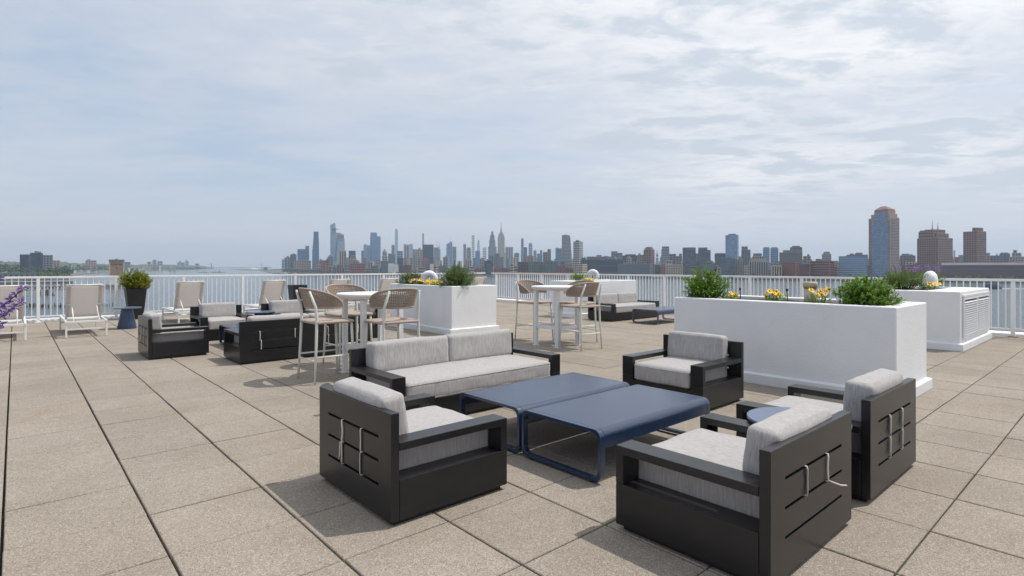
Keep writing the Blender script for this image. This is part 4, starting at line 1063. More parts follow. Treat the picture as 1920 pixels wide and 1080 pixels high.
# left bank
bld(37, 56, 477, 1700, 'curtain', 'darkgl', "dark blue glass block, left part of the cluster standing over trees on the left bank", win='dark', side=.2)
bld(56, 80.5, 474, 1640, 'curtain', 'darkgl', "tallest dark blue glass block of the cluster on the left bank", win='dark', left=.14, roofgear=2)
bld(80, 99, 478, 1720, 'grid', 'dkgrey', "grey blue gridded block at the right of the dark glass cluster on the left bank")
bld(99, 112.5, 488, 2100, 'grid', 'pink', "pale brown block just right of the dark glass cluster on the left bank")
bld(0, 4.5, 489, 2400, 'grid', 'pink', "sliver of a brown block at the photo's left edge above the trees")
bld(160, 181, 488, 3190, 'grid', 'pink', "pinkish apartment block alone on the hills, left of the river's brick shaft", roofgear=1, name="apartment_tower")
bld(233, 244.5, 491, 3676, 'curtain', 'bluegl', "bluish block on the hills just right of the brick shaft in the river", name="apartment_tower")
bld(275, 283.5, 490.5, 4057, 'grid', 'beige', "left, shortest of three hazy apartment towers on the hills past the potted shrub", name="apartment_tower", group="three hazy hill towers")
bld(285.5, 293.5, 487, 4057, 'grid', 'stone', "middle, tallest of three hazy apartment towers on the hills past the potted shrub", name="apartment_tower", group="three hazy hill towers")
bld(295, 305, 489.5, 4057, 'grid', 'grey', "right, widest of three hazy apartment towers on the hills past the potted shrub", name="apartment_tower", group="three hazy hill towers")
bld(332, 346, 492, 4771, 'grid', 'bluegl', "wide hazy blue block on the distant hills near the river bend", roofgear=1)
bld(346.5, 354, 489, 4771, 'grid', 'paleglass', "taller pale hazy block on the distant hills near the river bend", roofgear=1)
bld(365, 374, 494, 5009, 'grid', 'grey', "small faint block at the end of the distant hills near the river bend")
# Manhattan-style skyline, west to east
bld(528, 534, 486, 2960, 'lines', 'paleglass', "small pale block at the far left end of the city skyline", win='line')
bld(533, 544.5, 482.5, 3000, 'grid', 'grey', "stepped grey block near the left end of the city skyline", tiers=((537, 542, 480),))
bld(544, 556, 477, 2900, 'curtain', 'slate', "flat-topped blue grey block left of the wide low glass building of the skyline", win='mid', tiers=((547, 553.5, 475.5),))
bld(557.5, 573.5, 467, 2850, 'lines', 'bluegl', "wide glass block left of the first slim blue skyscraper of the skyline", win='line')
bld(572.5, 579.5, 461, 2870, 'lines', 'bluegl', "narrow round-topped glass tower attached to the wide glass block at the skyline's left", win='line')
bld(551, 583.5, 488.5, 2700, 'grid', 'pink', "long low reddish block under the wide glass building at the skyline's left")
shell_tower("slim blue glass skyscraper with two notched steps, left of the tallest slanted one", 2760,
    [([(585, 512), (598.5, 512), (598, 455), (597, 434), (588, 434), (588, 442), (587, 455), (585.5, 470)], 0, 34, 'bluegl', .3)], 'bluegl', 'line', 'lines')
shell_tower("tallest glass skyscraper of the left cluster, with a slanted top and jutting deck", 2860,
    [([(619, 512), (642, 512), (640.2, 436), (630.2, 435.5), (629, 421), (628, 416), (627, 417), (619.2, 421)], 30, 40, 'paleglass', .25),
     ([(623, 429.6), (635.5, 429.2), (628, 428), (623, 428.2)], 14, 24, 'slate', 0)], 'paleglass', 'pale', 'lines')
shell_tower("glass skyscraper leaning against the tallest one, its crown cut with crossed slants", 2780,
    [([(626.5, 512), (647, 512), (646.3, 449), (638, 452), (632.5, 447)], -6, 34, 'paleglass', .25), ([(632.5, 447), (634.2, 440.5), (644.8, 439), (645.2, 449.5), (638.5, 452)], 6, 26, 'slate', .3),
     ([(626, 490), (631.2, 448), (633.6, 447), (630.4, 490)], -9, 8, 'bluegl', 0)], 'paleglass', 'pale', 'lines')
bld(635.5, 649.3, 469.5, 2560, 'stripes', 'beige', "beige tower with vertical window stripes in front of the leaning glass skyscraper", win='dark')
bld(615, 624, 480, 2700, 'grid', 'grey', "low grey block at the foot of the tallest slanted skyscraper", roofgear=1)
bld(604, 617, 488, 2500, 'grid', 'brick', "brick red block between the first slim skyscraper and the tallest slanted one")
bld(654, 666.7, 470, 2900, 'curtain', 'darkgl', "dark square-topped block right of the beige striped tower", win='mid')
shell_tower("grey tapering concrete building like a stepped pyramid, below the dark square block", 2620, [([(655, 495), (671, 495), (668.5, 486), (666.5, 479), (658, 479), (655.5, 487)], 0, 40, 'stone', .45)], 'stone', 'dark', 'grid', name="office_tower")
bld(656, 685, 493.5, 2380, 'grid', 'brick', "wide brick warehouse with rows of windows below the tapering concrete building", name="warehouse", tiers=((668, 672, 492),))
bld(677.5, 682, 470, 3300, 'lines', 'slate', "thin grey tower tucked left of the pale narrow glass tower", win='line')
bld(681.7, 694, 460, 3050, 'lines', 'paleglass', "pale narrow glass tower just left of the big blue two-step skyscraper", win='pale', tiers=((682, 687.5, 458),))
bld(694, 713.8, 442.5, 3000, 'lines', 'bluegl', "big blue two-step glass skyscraper standing alone between gaps", win='line', tiers=((694.1, 706, 436),), name="skyscraper", left=.18)
bld(716, 726.5, 480, 3200, 'grid', 'stone', "pale tower with a green pyramid roof right of the big blue skyscraper", cap=(716.5, 726, 474, 721, 466), tiers=((717, 725.5, 474),), base='green')
bld(734, 740, 459, 3700, 'stripes', 'grey', "thin grey tower immediately left of the tall pale needle skyscraper", win='mid')
bld(740.5, 746.2, 432, 4300, 'lines', 'paleglass', "tall pale needle skyscraper, the second highest point of the left half", win='pale', tiers=((741, 744.5, 429),), name="skyscraper")
bld(727.5, 740, 475.5, 3300, 'grid', 'slate', "low blue grey block at the foot of the pale needle skyscraper", win='mid')
bld(744, 755.5, 470.5, 3400, 'grid', 'bluegl', "blue block right at the foot of the pale needle skyscraper", win='mid')
bld(757, 767, 458.5, 3700, 'stripes', 'stone', "grey striped tower midway between the needle and the dark navy block", win='mid', tiers=((757.5, 761, 457.5),))
bld(767, 774, 457.5, 3800, 'lines', 'paleglass', "pale round-cornered tower paired with the grey striped one", win='pale')
bld(773.5, 792, 467.5, 3500, 'grid', 'pink', "wide pinkish grey block left of the dark navy block", roofgear=1, win='mid')
bld(792.5, 813, 458.5, 3000, 'lines', 'darkgl', "dark navy square block standing out in the middle of the skyline", win='mid')
bld(791.8, 795, 437.5, 4300, 'lines', 'bluegl', "thin blue needle rising behind the dark navy square block", win='line', name="skyscraper")
bld(813.5, 822.5, 464, 4000, 'grid', 'slate', "grey blue tower with a pair of masts right of the dark navy block", win='mid', spire=[(819.2, 464, 449, 1.2)])
bld(821, 826, 467, 4100, 'grid', 'paleglass', "small tower with a thick black-and-white mast, right of the dark navy block", spire=[(823.3, 467, 453, 2.2)])
shell_tower("blue glass tower with a sloping roof and thin mast, left of the square-topped needle", 4000, [([(836.8, 512), (848.3, 512), (848, 452.8), (843, 455), (837, 457.5)], 0, 45, 'bluegl', .3)], 'bluegl', 'line', 'lines', spire=[(844.2, 455, 443, 1.0)])
bld(848.4, 855.6, 462.5, 3900, 'lines', 'teal', "greenish tower hugging the sloping-roofed one", win='line')
bld(868.7, 874, 457.5, 3900, 'stripes', 'grey', "slim grey tower left of the pale square-topped needle", win='mid')
bld(874.7, 883, 465.5, 3700, 'grid', 'slate', "blue grey tower directly left of the pale square-topped needle", win='mid', tiers=((876, 882, 464),))
bld(884.2, 890, 441, 4900, 'grid', 'white', "very slender pale square-topped needle skyscraper", win='mid', name="skyscraper")
shell_tower("pale tapering tower with a pointed crown, right of the square-topped needle", 4700, [([(894.5, 512), (900, 512), (899.3, 455), (898.2, 449.6), (896, 449.6), (894.8, 456)], 0, 40, 'paleglass', .3)], 'paleglass', 'pale', 'lines')
bld(905, 912, 468, 3700, 'lines', 'white', "small tower with a dark rounded cap over a white middle", win='mid', tiers=((905.3, 911.7, 464),))
shell_tower("broad skyscraper stepping up to a square crown, left neighbour of the spired art deco tower", 3900, [([(915.3, 512), (931, 512), (931, 463), (929, 463), (928.7, 450), (927.3, 450), (927, 441), (925.2, 441), (925, 434), (921, 434), (920.8, 441), (918.8, 441), (918.6, 450), (917.2, 450), (917, 463), (915.3, 463)], 0, 55, 'slate', .3)], 'slate', 'mid', 'lines')
shell_tower("art deco skyscraper with the highest slender spire, near the middle of the skyline", 3700, [([(931.5, 512), (948, 512), (947.8, 474), (946.4, 474), (946.2, 446), (945, 440.5), (943.2, 438.5), (942.6, 436), (936.6, 436), (936, 438.5), (934.3, 440.5), (933.3, 446), (933, 474), (931.5, 474)], 0, 50, 'stone', 0)], 'stone', 'dark', 'grid', spire=[(939.6, 436, 417.5, 3.2)])
bld(947.6, 962, 463, 3600, 'stripes', 'stone', "pale slab right of the spired art deco tower", win='mid')
bld(891, 900, 471, 3300, 'lines', 'bluegl', "blue glass tower below the pale pointed one", win='line', tiers=((892, 899, 470),))
bld(927.5, 936.5, 475.5, 3000, 'lines', 'teal', "teal block in front of the spired art deco tower", win='line')
bld(964, 973.5, 475, 3300, 'grid', 'slate', "blue grey block left of the slim twin-notched tower", win='mid', tiers=((966, 972, 474),))
bld(977, 981.8, 448, 3400, 'lines', 'bluegl', "slimmest tall blue tower right of the pale slab", win='line', tiers=((977.5, 981.3, 446.8),))
bld(982, 988.3, 463.5, 3300, 'lines', 'teal', "shorter blue tower touching the slimmest tall one", win='line')
bld(991, 998.2, 457, 3200, 'lines', 'paleglass', "round-topped pale blue tower between the slim tall one and the dark curved towers", win='line', tiers=((991.8, 997.4, 455.3),))
bld(1000.3, 1006, 470, 3300, 'grid', 'stone', "small pale tower with a domed crown", cap=(1000.8, 1005.6, 470, 1003, 467))
bld(1007, 1017, 475.5, 3100, 'grid', 'bluegl', "low blue block with a white tower standing on it", win='mid', tiers=((1012.3, 1016.4, 469),))
bld(1018, 1026.3, 472.5, 2700, 'grid', 'brown', "brown square block left of a slim dark slab", win='dark')
bld(1026.5, 1033, 467, 2500, 'lines', 'slate', "slim dark slab a little left of the two banded dark towers", win='mid')
bld(1041.5, 1053, 465.5, 2600, 'lines', 'bluegl', "dark blue block directly behind the left banded tower", win='line', tiers=((1041.6, 1047, 464.5),))
shell_tower("tall dark curved tower with pale balcony bands, left one of the pair", 2000, [([(1052.8, 513), (1075.5, 513), (1073, 500), (1071, 470), (1069.5, 447), (1067.8, 441), (1060, 440), (1053.4, 441)], 0, 40, 'dkgrey', .42)], 'dkgrey', 'pale', 'bands', name="apartment_tower")
bld(1075, 1093.2, 452.5, 1990, 'bands', 'dkgrey', "shorter banded dark tower with a blue glass flank, right one of the pair", win='pale', side=.42, name="apartment_tower", roofgear=1)
bld(1077, 1101.2, 495, 1720, 'grid', 'beige', "plain beige shed-like block on the far quay under the banded towers", side=.35, name="warehouse", cat="building")
bld(907, 924, 489, 2050, 'curtain', 'darkgl', "dark navy low block on the quay below the spired tower", win='mid', left=.2, roofgear=1)
bld(971, 991, 491, 2000, 'grid', 'dkbrick', "dark red brick warehouse on the quay right of centre", name="warehouse")
bld(991, 1018, 491, 1950, 'grid', 'green', "long grey green warehouse on the quay, left half", name="warehouse", win='mid')
bld(1018.5, 1045.5, 490.5, 1900, 'grid', 'green', "long grey green warehouse on the quay, right half next to the banded towers", name="warehouse", win='mid', roofgear=2)
bld(727.5, 747, 496, 2260, 'lines', 'white', "bright white low building on the quay, at the left bush of the middle planter", win='pale', simple=True, tiers=((728, 739, 494),))
bld(745, 756.5, 484, 2380, 'lines', 'darkgl', "dark glass block behind the bright white quay building", win='mid')
bld(714, 727.5, 489, 2330, 'grid', 'teal', "teal grey block left of the bright white quay building", win='mid')
bld(806, 813, 495, 2100, 'grid', 'white', "narrow white block on the quay between brick buildings", simple=True)
# right half
bld(1093, 1168, 487, 1800, 'bands', 'darkgl', "long dark blue glass building on the quay, with pale columns below", win='mid', name="office_block", roofgear=3)
bld(1146, 1167, 474, 2600, 'grid', 'dkgrey', "dark block with a raised roof box above the long dark glass building", tiers=((1146, 1158, 471),))
bld(1100, 1146, 481, 2500, 'grid', 'dkgrey', "low dark building line left of the raised-roof block", tiers=((1118, 1128, 478), (1132, 1140, 480)))
bld(1167, 1195.3, 479, 2200, 'lines', 'darkgl', "dark blue block with a stepped curved roof, left of the pinkish tower", win='mid', tiers=((1172, 1192, 476.8),))
bld(1157.5, 1222.5, 494, 1680, 'lines', 'slate', "wide flat blue grey shed on the quay behind the farthest gooseneck", win='line', name="pier_shed", cat="building", side=.07)
bld(1195, 1208, 477.5, 2050, 'grid', 'pink', "pinkish block left of the stepped art deco apartment tower", roofgear=1)
bld(1206.5, 1227.5, 468, 1980, 'grid', 'brown', "stepped brown art deco apartment tower left of a pale church spire", tiers=((1209, 1225, 465), (1212, 1222.5, 463)), name="apartment_tower", side=.3)
bld(1229, 1235, 483, 2600, 'grid', 'white', "pale church-like tower with a pointed spire", cap=(1229.5, 1234.5, 475, 1232, 468), tiers=((1229.5, 1234.5, 475),), name="church_tower")
bld(1240, 1254.8, 468, 1950, 'lines', 'slate', "grey block with a dark top storey box, right of the pale spire", win='pale', tiers=((1241, 1254.7, 462),))
bld(1255, 1267.5, 476, 2100, 'grid', 'dkgrey', "low dark block right of the dark-topped grey one")
bld(1267, 1279, 480, 2200, 'grid', 'dkgrey', "low dark broken roofline left of two dark square blocks", tiers=((1273, 1278.5, 475.6),))
bld(1248, 1280.5, 496, 1600, 'grid', 'beige', "beige block with a little square tower on the quay", tiers=((1248.2, 1260, 488),), name="warehouse")
bld(1280, 1304.3, 464, 1900, 'curtain', 'darkgl', "left of two dark square office blocks", win='mid', name="office_block")
bld(1309, 1332.3, 469, 1880, 'curtain', 'darkgl', "right of two dark square office blocks, with a lighter roof box", win='mid', name="office_block", tiers=((1309.2, 1326.5, 464),))
bld(1302, 1312, 475, 2100, 'lines', 'teal', "greenish link block between the two dark square office blocks", win='mid')
bld(1340, 1360, 475.5, 2000, 'grid', 'darkgl', "dark blue block left of the light blue glass tower", win='mid', tiers=((1341.5, 1359, 474.7),))
bld(1360, 1385, 440.5, 1750, 'curtain', 'bluegl', "light blue glass tower with a cream edge, standing above mid-rise blocks", win='blue', name="skyscraper", side=.13, tiers=((1366, 1380, 438.3),))
bld(1390, 1407.2, 468, 1800, 'grid', 'dkgrey', "beige and dark slim tower right of the light blue glass tower", tiers=((1390.2, 1402, 462),))
bld(1352, 1378.5, 484.5, 1530, 'curtain', 'teal', "glassy grey waterfront block behind the left bush of the long planter, with pale frame", win='mid', tiers=((1353, 1371, 482.5),))
bld(1378, 1392.5, 485, 1540, 'grid', 'stone', "pale frame waterfront block right of the glassy grey one", win='dark')
bld(1404, 1440.5, 489, 1480, 'stripes', 'stone', "grey white classical block with tall window bays and a stepped crown", tiers=((1407, 1436, 485), (1410, 1433, 480.5)), name="office_block")
bld(1412, 1428.5, 475, 2100, 'grid', 'slate', "low blue block above the classical stepped block", win='mid')
bld(1430.5, 1443, 465, 2000, 'lines', 'bluegl', "left of the twin blue towers behind brown roofs", win='mid', tiers=((1432, 1441.5, 463.3),))
bld(1444.5, 1459.3, 465, 2000, 'lines', 'bluegl', "right of the twin blue towers behind brown roofs", win='mid', tiers=((1446, 1457, 463.5),))
bld(1461, 1504.3, 473, 1700, 'grid', 'dkgrey', "stepped dark brown building rising to a flat tower on its right", tiers=((1468, 1504, 469), (1481, 1504, 463.5), (1485, 1500, 461)), name="apartment_tower")
bld(1446, 1466, 497.5, 1440, 'stripes', 'beige', "narrow beige waterfront building with vertical bays", name="warehouse")
bld(1466, 1496, 491, 1430, 'grid', 'brick', "brick warehouse with a lit side, first of the row behind yellow pansies", side=.14, name="warehouse", win='dark')
bld(1498.5, 1518, 495, 1420, 'grid', 'dkbrick', "dark brick building squeezed between two bigger brick warehouses", name="warehouse")
bld(1518.5, 1565, 489, 1400, 'bands', 'brick', "biggest brick warehouse with an orange lit side, left of the blue banded block", side=.2, name="warehouse", roofgear=2)
bld(1541, 1558.6, 476, 1700, 'lines', 'grey', "grey white water-tower-like tower behind the biggest brick warehouse", win='mid', tiers=((1544, 1556, 472),))
bld(1506, 1520, 480, 1750, 'grid', 'pink', "pinkish block with roof boxes right of the stepped dark brown building", roofgear=2)
bld(1572, 1626, 480, 1380, 'lines', 'bluegl', "light blue office block with horizontal white bands left of the tall granite tower", win='pale', name="office_block", side=.02)
bld(1587, 1627, 477.5, 1480, 'grid', 'dkgrey', "dark roof storey set back behind the blue banded office block", roofgear=4)
# the tall tower on the right bank: granite shaft, glass centre, chamfered crown
def granite_tower():
    D = 1330; px0, px1 = 1628, 1686.5; xc = (px0 + px1) / 2; al = math.atan((xc - 960) / FPX); k = D / FPX * math.cos(al)
    x, y = wpt(xc, D); ph = R(30)
    root = thing("skyscraper", "tallest tower on the right bank, pink granite with a blue glass front and hipped crown", "skyscraper", (x, y, GROUND_Z), -YAW - al - ph)
    Wt = (px1 - px0) * k; w = .70 * Wt / math.cos(ph); d = .30 * Wt / math.sin(ph)
    x1 = (-Wt / 2 + .70 * Wt) / math.cos(ph); x0 = x1 - w; Z = lambda yy: zrow(yy, D) - GROUND_Z
    g = MB().box(x0, x1, 0, d, 0, Z(408)).box(x0 + w * .10, x1 - w * .06, d * .04, d * .92, Z(408) - .02, Z(401)).box(x0 + w * .22, x1 - w * .12, d * .1, d * .86, Z(401) - .02, Z(396.5))
    g.obj("wall", BM['pink'], root)
    cr = MB().frustum((x0 + w * .22, x1 - w * .12, d * .1, d * .86), (x0 + w * .24, x1 - w * .14, d * .12, d * .84), Z(396.5), Z(392)).frustum((x0 + w * .24, x1 - w * .14, d * .12, d * .84), (x0 + w * .42, x1 - w * .40, d * .4, d * .6), Z(392), Z(385.5))
    cr.obj("roof", BM['brown'], root)
    bay = MB(); a, b_ = x0 + w * .17, x1 - w * .06
    nz = 44; nx = 13; z0, z1 = 1.0, Z(398)
    MB().box(a, b_, -1.2, -.01, 0, Z(415)).box(a + w * .12, b_ - w * .12, -1.19, -.02, Z(415) - .02, Z(397.5)).obj("glass_front", BM['slate'], root)
    for i in range(nx):
        for j in range(nz):
            u0, u1 = a + (b_ - a) * (i + .08) / nx, a + (b_ - a) * (i + .92) / nx; c0, c1 = z0 + (z1 - z0) * (j + .14) / nz, z0 + (z1 - z0) * (j + .86) / nz
            if c1 > Z(415) and (i < 2 or i > nx - 3): continue
            bay.box(u0, u1, -1.42, -1.205, c0, c1)
    bay.obj("windows", WIN['blue'], root)['kind'] = 'stuff'
    sd = MB(); nz2 = 40; ztop = Z(410)
    for i in range(7):
        for j in range(nz2):
            u0, u1 = d * (.06 + .9 * (i + .2) / 7), d * (.06 + .9 * (i + .8) / 7); c0, c1 = ztop * (j + .3) / nz2, ztop * (j + .75) / nz2
            sd.box(x1 + .01, x1 + .25, u0, u1, c0, c1)
    for i in (0, 1):
        for j in range(nz2):
            u0 = x0 + w * (.02 + .07 * i); sd.box(u0, u0 + w * .045, -.25, -.01, ztop * (j + .3) / nz2, ztop * (j + .75) / nz2)
    sd.obj("side_windows", WIN['mid'], root)['kind'] = 'stuff'
granite_tower()
bld(1687, 1716.5, 479, 1650, 'grid', 'dkgrey', "low dark building between the tall granite tower and the brown tower with masts", roofgear=3, tiers=((1697, 1712, 477),))
def brown_tower(label, px0, px1, yt, D, steps, masts, left=False):
    root = bld(px0, px1, yt, D, 'grid', 'brown', label, side=.40, name="apartment_tower", win='dark', tiers=steps, spire=masts)
    return root
brown_tower("brown apartment tower with two roof masts and a stepped right shoulder", 1718.5, 1787, 446, 1450, ((1719, 1760, 433), (1722, 1733, 430.6), (1738, 1768, 429.5), (1760, 1779, 437)), [(1744.5, 430, 411, 2.4), (1762.5, 430, 416, 2.4)])
brown_tower("brown apartment tower without masts, the rightmost high one", 1805.5, 1849.5, 433.5, 1500, ((1831, 1843, 426.5),), None)
bld(1787.5, 1791, 469, 2600, 'lines', 'paleglass', "thin pale blue tower peeping right of the brown tower with masts", win='line')
bld(1797, 1806, 478, 2200, 'lines', 'bluegl', "low blue block left of the rightmost brown tower", win='mid')
bld(1790, 1799, 482, 1700, 'grid', 'brick', "low brick block between the two brown apartment towers")
bld(1849, 1856, 474, 1600, 'grid', 'pink', "stepped lower shoulder building right of the rightmost brown tower")
bld(1856, 1875, 479, 1650, 'grid', 'dkgrey', "low dark block with a roof tank toward the photo's right edge", spire=(1869, 479, 474, 3.0))
bld(1874, 1894, 475, 1680, 'grid', 'slate', "flat-topped grey blue block toward the photo's right edge", win='mid', tiers=((1876, 1890, 473.5),))
bld(1892, 1925, 481, 1640, 'grid', 'stone', "stepped stone-coloured building at the photo's right edge", tiers=((1897, 1915, 474), (1899, 1907, 468.5)))
bld(1690, 1722, 496, 1400, 'bands', 'brick', "low brick row at the foot of the brown tower, behind the violet spikes")
bld(1758, 1975, 497, 1215, 'bands', 'dkbrick', "long dark red pier building along the water with a pale roof strip", name="pier_shed", win='mid', deep=40)
def strip():
    D = 1225; x, y = wpt(1866, D); al = math.atan((1866 - 960) / FPX); k = D / FPX * math.cos(al)
    root = thing("roof_monitor", "pale flat roof storey running along the long dark red pier building", "roof", (x, y, zrow(496.9, D)), -YAW - al)
    MB().box(-106 * k, 109 * k, 3, 30, 0, 4.4 * D / FPX).obj("wall", BM['white'], root); MB().box(-70 * k, 30 * k, 6, 24, 4.4 * D / FPX, 5.6 * D / FPX).obj("roof_plant", ROOF, root)
strip()
# fill: the rows of lower blocks between the landmarks, each named by its colour and the landmark it follows
ANCHOR = [(585, "the first slim blue skyscraper"), (640, "the tallest slanted skyscraper"), (704, "the big two-step blue skyscraper"), (743, "the tall pale needle"), (802, "the dark navy square block"), (843, "the sloping-roofed glass tower"),
          (887, "the square-topped pale needle"), (939, "the spired art deco skyscraper"), (979, "the slimmest tall blue tower"), (1062, "the banded curved tower"), (1110, "the beige quay block"), (1216, "the stepped brown tower"), (1247, "the dark-topped grey block"), (1292, "the left dark office block"),
          (1372, "the light blue glass tower"), (1422, "the classical stepped block"), (1492, "the stepped dark brown building"), (1545, "the biggest brick warehouse"), (1600, "the blue banded office block"), (1657, "the granite tower"), (1752, "the brown tower with masts"), (1828, "the rightmost brown tower")]
ORD = ["first", "second", "third", "fourth", "fifth", "sixth", "seventh", "eighth", "ninth", "tenth", "eleventh", "twelfth"]
HUE = dict(brick="brick red", pink="pinkish", beige="beige", dkbrick="dark red", grey="grey", slate="blue grey", teal="teal", stone="stone grey", brown="brown", dkgrey="dark grey", bluegl="blue glass")
CNT = {}
def fill_label(xm, pal, what):
    a = max((q for q in ANCHOR if q[0] <= xm), default=None); t = ("right of " + a[1]) if a else "at the left end of the skyline"
    key = (pal, what, t); k = CNT[key] = CNT.get(key, -1) + 1
    return (ORD[k] + " " if k else "") + HUE[pal] + " " + what + " to the " + t if a else HUE[pal] + " " + what + " " + t
rr = random.Random(99)
NEARG = "low buildings lining the far quay"; MIDG = "hazy blocks among the skyline towers"
x = 590.0
while x < 2160:
    wd = rr.uniform(7, 18); big = 1 + max(0, (x - 1100)) / 1700
    wd *= big; yt = rr.uniform(494, 505) if x < 1100 else rr.uniform(490, 506)
    pal = rr.choice(['brick', 'brick', 'pink', 'beige', 'beige', 'dkbrick', 'grey', 'slate', 'teal', 'stone', 'stone', 'brown', 'brick'])
    D = shore_d(x) + rr.uniform(150, 260) + (140 if x > 1100 else 0)
    bld(x, x + wd, yt, D, rr.choice(['grid', 'grid', 'bands', 'stripes']), pal, fill_label(x + wd / 2, pal, "low quay building"), win=rr.choice(['dark', 'mid']), name="quay_building", group=NEARG, roofgear=rr.choice([0, 1, 1, 2]), side=rr.choice([0, 0, .2, .3]))
    x += wd * rr.uniform(.75, 1.05)
x = 598.0
while x < 2160:
    wd = rr.uniform(6, 14) * (1 + max(0, x - 1100) / 2000)
    if x < 1050: yt = rr.uniform(477, 492); D = rr.uniform(2700, 3500)
    else: yt = rr.uniform(482, 494); D = rr.uniform(1950, 2900)
    pal = rr.choice(['slate', 'grey', 'pink', 'stone', 'bluegl', 'brick', 'teal', 'dkgrey', 'brown', 'beige'])
    bld(x, x + wd, yt, D, rr.choice(['grid', 'lines', 'stripes', 'grid']), pal, fill_label(x + wd / 2, pal, "mid-height block"), win='mid', name="city_block", group=MIDG, roofgear=rr.choice([0, 0, 1, 1, 2]), tiers=((x + wd * .2, x + wd * .7, yt - rr.uniform(1, 3)),) if rr.random() < .45 else (), side=rr.choice([0, 0, .25]))
    x += wd * rr.uniform(.7, 1.15) + (4 if x < 1050 else 2)
# ------------------------------------------------------------------ river furniture: brick shaft, piers, piles, boats, bridge
def vent_tower():
    D = 1000; px0, px1 = 204.3, 233.3; xc = (px0 + px1) / 2; al = math.atan((xc - 960) / FPX); k = D / FPX * math.cos(al)
    x, y = wpt(xc, D); root = thing("ventilation_tower", "square tan brick shaft with a dark cap, standing in the river behind the golden shrub", "tower", (x, y, WATER_Z), -YAW - al)
    Z = lambda yy: zrow(yy, D) - WATER_Z; w = 29 * k / 2
    MB().box(-w * 1.5, w * 1.5, -6, w * 2.6, -.5, Z(533.5)).obj("pier_base", BM['dkgrey'], root)
    tan = mat("tan_brick", (0.30, 0.205, 0.14), .85, var=.18, scale=.25, bump=.2, bscale=1.0)
    MB().box(-w, w, 0, 2 * w, Z(533.5), Z(519)).obj("stone_base", BM['white'], root)
    MB().box(-w, w, 0, 2 * w, Z(519) + .01, Z(489.5)).obj("wall", tan, root)
    for s in (-1, 1): MB().box(s * w - s * w * .16, s * (w + .3), -.5, -.01, Z(519), Z(492)).obj("corner_pier", BM['beige'], root) if s < 0 else MB().box(w - w * .16, w + .3, -.5, -.01, Z(519), Z(492)).obj("corner_pier", BM['beige'], root)
    lo = MB()
    for i in range(9): lo.box(-w * .72 + i * w * .17, -w * .72 + i * w * .17 + w * .09, -.3, -.01, Z(496.5), Z(495))
    lo.box(-w * .08, w * .08, -.3, -.01, Z(503), Z(501)); lo.obj("vent_openings", WIN['dark'], root)
    MB().box(-w * 1.02, w * 1.02, -.8, 2 * w + .6, Z(489.5) + .01, Z(486.6)).obj("parapet", BM['dkgrey'], root)
    MB().box(-w * .2, w * .15, w * .6, w * 1.2, Z(486.6) + .01, Z(485.4)).obj("roof_plant", ROOF, root)
vent_tower()
pile_m = mat("wet_timber", (0.035, 0.028, 0.024), .9, var=.4, scale=.6)
pm_ = [MB().lathe([(r * .9, 0), (r, h * .4), (r * .85, h * .9), (r * .4, h)], 7).mesh("pile", pile_m) for r, h in ((.28, 3.2), (.24, 2.5), (.32, 3.6), (.22, 2.1))]
rr = random.Random(5); n_ = 0
def pile(px, D, label, group, sc=1):
    x, y = wpt(px, D); o = bpy.data.objects.new("timber_pile", rr.choice(pm_)); C.objects.link(o); o.location = (x, y, WATER_Z - .3); o.rotation_euler = (rr.uniform(-.06, .06), rr.uniform(-.06, .06), rr.random() * 6); o.scale = (sc, sc, sc * rr.uniform(.8, 1.15))
    tag(o, label, "piling", group)
px = 2.0
while px < 126:
    pile(px, 462 - px * .04 + rr.uniform(-4, 4), "dark timber pile in the long broken row standing in the river", "long row of river piles"); px += rr.choice([1.3, 1.6, 2.0, 2.6, 4.5])
while px < 212:
    pile(px, 475 + rr.uniform(-3, 3), "dark timber pile in the long broken row standing in the river", "long row of river piles"); px += rr.choice([1.8, 2.3, 3.2, 6.5])
for px, yy in ((43, 'a'), (50, 'a'), (60, 'b'), (30, 'b'), (79, 'a'), (108, 'b'), (118, 'a')): pile(px, 640 + rr.uniform(-20, 20), "thin lone pole in the water between the pile row and the white pier", "lone river poles", .8)
for (px, w, h, lab, nm) in ((74, 3.2, 6.0, "narrow dark timber mooring cluster in the water, left of the widest one", "dolphin"), (87.5, 5.2, 6.6, "widest dark timber mooring cluster in the water, behind the lounger", "dolphin")):
    x, y = wpt(px, 655); root = thing("mooring_dolphin", lab, "mooring", (x, y, WATER_Z - .3))
    k = 655 / FPX
    for i in range(6): MB().tube([(math.cos(i) * w * k / 2.2, math.sin(i) * w * k / 2.2, 0), (math.cos(i) * w * k / 2.6, math.sin(i) * w * k / 2.6, h)], .42, 6).obj("pile", pile_m, root)
    MB().lathe([(w * k * .5, h * .7), (w * k * .5, h * .82)], 10).obj("band", BM['brown'], root)
x, y = wpt(100, 655); root = thing("channel_marker", "small dark cone-shaped channel marker in the water, rightmost of the mooring shapes", "buoy", (x, y, WATER_Z))
MB().lathe([(1.4, 0), (1.4, .8), (.25, 4.6), (.25, 5.4)], 10).obj("body", BM['brown'], root); MB().lathe([(1.6, -.2), (1.8, .2), (1.4, .5)], 10).obj("float", pile_m, root)
